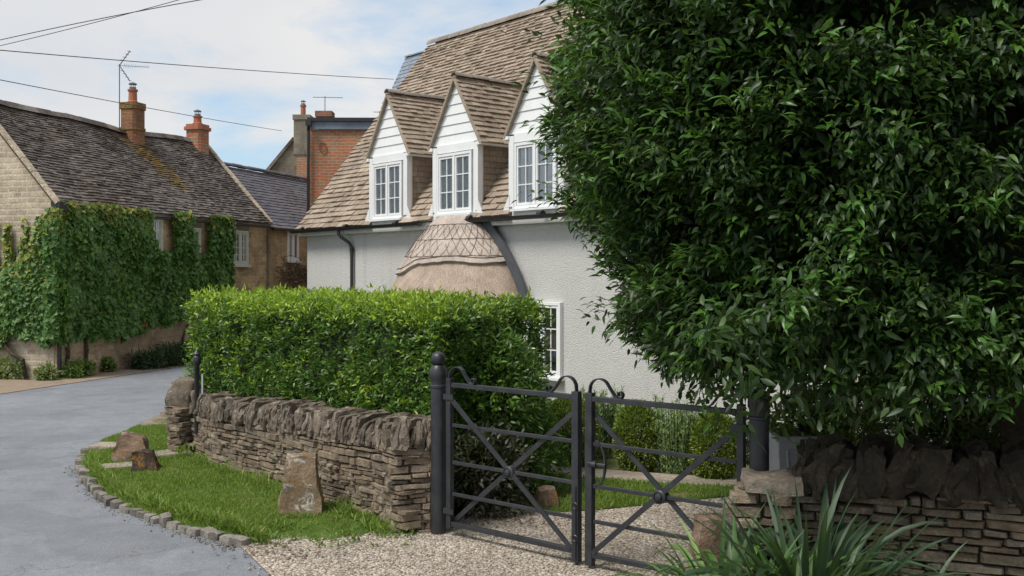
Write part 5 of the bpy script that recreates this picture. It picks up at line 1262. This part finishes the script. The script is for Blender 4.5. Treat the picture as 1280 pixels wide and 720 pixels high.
# ------------------------------------------------------------------ strap-leaved plant
def straps(name, c, n, L, W, m, label, spread=.30, toward=(0, 0), group='strap leaved clumps'):
    t = empty(name, (c[0], c[1], 0), label, 'plant', group); V = []; Fq = []; K = 9
    for q in range(n):
        a = random.random()*2*PI; r_ = spread*random.random()**.6; bx, by = c[0]+math.cos(a)*r_*.5, c[1]+math.sin(a)*r_*.5
        l = L*random.uniform(.5, 1.12); w = W*random.uniform(.6, 1.15); az = a+random.gauss(0, .5); el = R(random.uniform(58, 88)); bend = random.choice((random.uniform(.4, 1.4), random.uniform(1.4, 3.1), random.uniform(1.8, 3.3)))
        p = Vector((bx, by, 0)); dr = Vector((math.cos(az), math.sin(az), 0)); dr = (dr+Vector((toward[0], toward[1], 0))).normalized(); sd = Vector((-dr.y, dr.x, 0)); tw = random.gauss(0, .5)
        b0 = len(V)
        for k in range(K+1):
            s_ = k/K; e = el-bend*s_**2*1.1; ww = w*(.55+.45*min(1, s_*4))*(1-max(0, (s_-.55)/.45)**1.6)+.0006
            nrm_ = Vector((-dr.x*math.sin(e), -dr.y*math.sin(e), math.cos(e))); s2 = sd*math.cos(tw*s_)+nrm_*math.sin(tw*s_)
            V += [p-s2*ww/2, p-nrm_*ww*.12, p+s2*ww/2]
            p = p+(dr*math.cos(e)+up*math.sin(e))*l/K
        for k in range(K):
            i = b0+k*3; Fq += [(i, i+1, i+4, i+3), (i+1, i+2, i+5, i+4)]
    npmesh('blades', np.array([tuple(v) for v in V]), np.array(Fq), m, t, True)
    return t
straps('strap_leaf_plant', (1.12, 4.98), 240, .80, .038, 'l_strap', 'bright green arching strap leaved plant in front of the gate pier', .34)
straps('strap_leaf_plant', (1.50, 5.02), 330, .97, .038, 'l_strapd', 'taller dark bluish strap leaved plant against the shaded wall', .36, (.1, 0))
straps('strap_leaf_plant', (1.30, 4.72), 120, .74, .042, 'l_strap', 'low strap leaved clump nearest the viewer at the bottom edge', .3)
straps('strap_leaf_plant', (1.90, 4.90), 50, .68, .036, 'l_strapd', 'sparse dark strap leaved clump at the foot of the shaded wall', .3)

# ------------------------------------------------------------------ camera, sun, sky
cd = bpy.data.cameras.new('camera'); cam = bpy.data.objects.new('camera', cd); col.objects.link(cam); sc.camera = cam
cam.location = (0, 0, E); cam.rotation_euler = (R(90), 0, 0); cd.sensor_width = 36; cd.lens = 36*F/1280; cd.shift_y = -20/1280; cd.clip_end = 3000; cd.clip_start = .05
EL = R(58); sdv = Vector((-.78, -.62, 0)).normalized()*math.cos(EL)+up*math.sin(EL)
sd_ = bpy.data.lights.new('sun', 'SUN'); sun = bpy.data.objects.new('sun', sd_); col.objects.link(sun); sd_.energy = 2.1; sd_.angle = R(20); sd_.color = (1, .95, .87)
sun.rotation_euler = sdv.to_track_quat('Z', 'Y').to_euler(); sun.location = (-10, 0, 20)
w = bpy.data.worlds.new('World'); sc.world = w; w.use_nodes = True; nt = w.node_tree; nt.nodes.clear(); n = N(nt)
sky = n('ShaderNodeTexSky', sky_type='NISHITA', sun_disc=False, sun_elevation=EL, sun_rotation=math.atan2(sdv.x, sdv.y), air_density=1.0, dust_density=1.2, ozone_density=1.5)
tc = n('ShaderNodeTexCoord').outputs['Generated']
sx = n('ShaderNodeSeparateXYZ', {0: tc}); zz = n('ShaderNodeMath', {0: sx.outputs[2], 1: .22}, operation='ADD').outputs[0]
zz = n('ShaderNodeMath', {0: zz, 1: .12}, operation='MAXIMUM').outputs[0]
qx = n('ShaderNodeMath', {0: sx.outputs[0], 1: zz}, operation='DIVIDE').outputs[0]; qy = n('ShaderNodeMath', {0: sx.outputs[1], 1: zz}, operation='DIVIDE').outputs[0]
cv = n('ShaderNodeCombineXYZ', {0: qx, 1: qy, 2: .37}).outputs[0]
cn = tex(n, 1.5, 8, .58, vec=cv, dist=.25).outputs[0]; cn2 = tex(n, .9, 4, .5, vec=n('ShaderNodeVectorMath', {0: cv, 1: (4.1, 2.3, 0)}, operation='ADD').outputs[0]).outputs[0]
cov = ramp(n, cn, [(.36, 0.05), (.53, 1.0)])
cc = ramp(n, cn2, [(.30, (3.9, 4.1, 4.4)), (.60, (4.7, 4.7, 4.7))])
skb = mix(n, 1.0, sky.outputs[0], (1.0, 1.12, 1.2), 'MULTIPLY')
skb = mix(n, .55, skb, (2.7, 3.5, 4.1))
fin = mix(n, cov, skb, cc)
bg = n('ShaderNodeBackground', {'Color': fin, 'Strength': .10}); n('ShaderNodeOutputWorld', {0: bg.outputs[0]})
sc.view_settings.view_transform = 'Standard'; sc.view_settings.look = 'None'; sc.view_settings.exposure = .80; sc.view_settings.gamma = 1
sc.cycles.max_bounces = 6; sc.cycles.transparent_max_bounces = 8
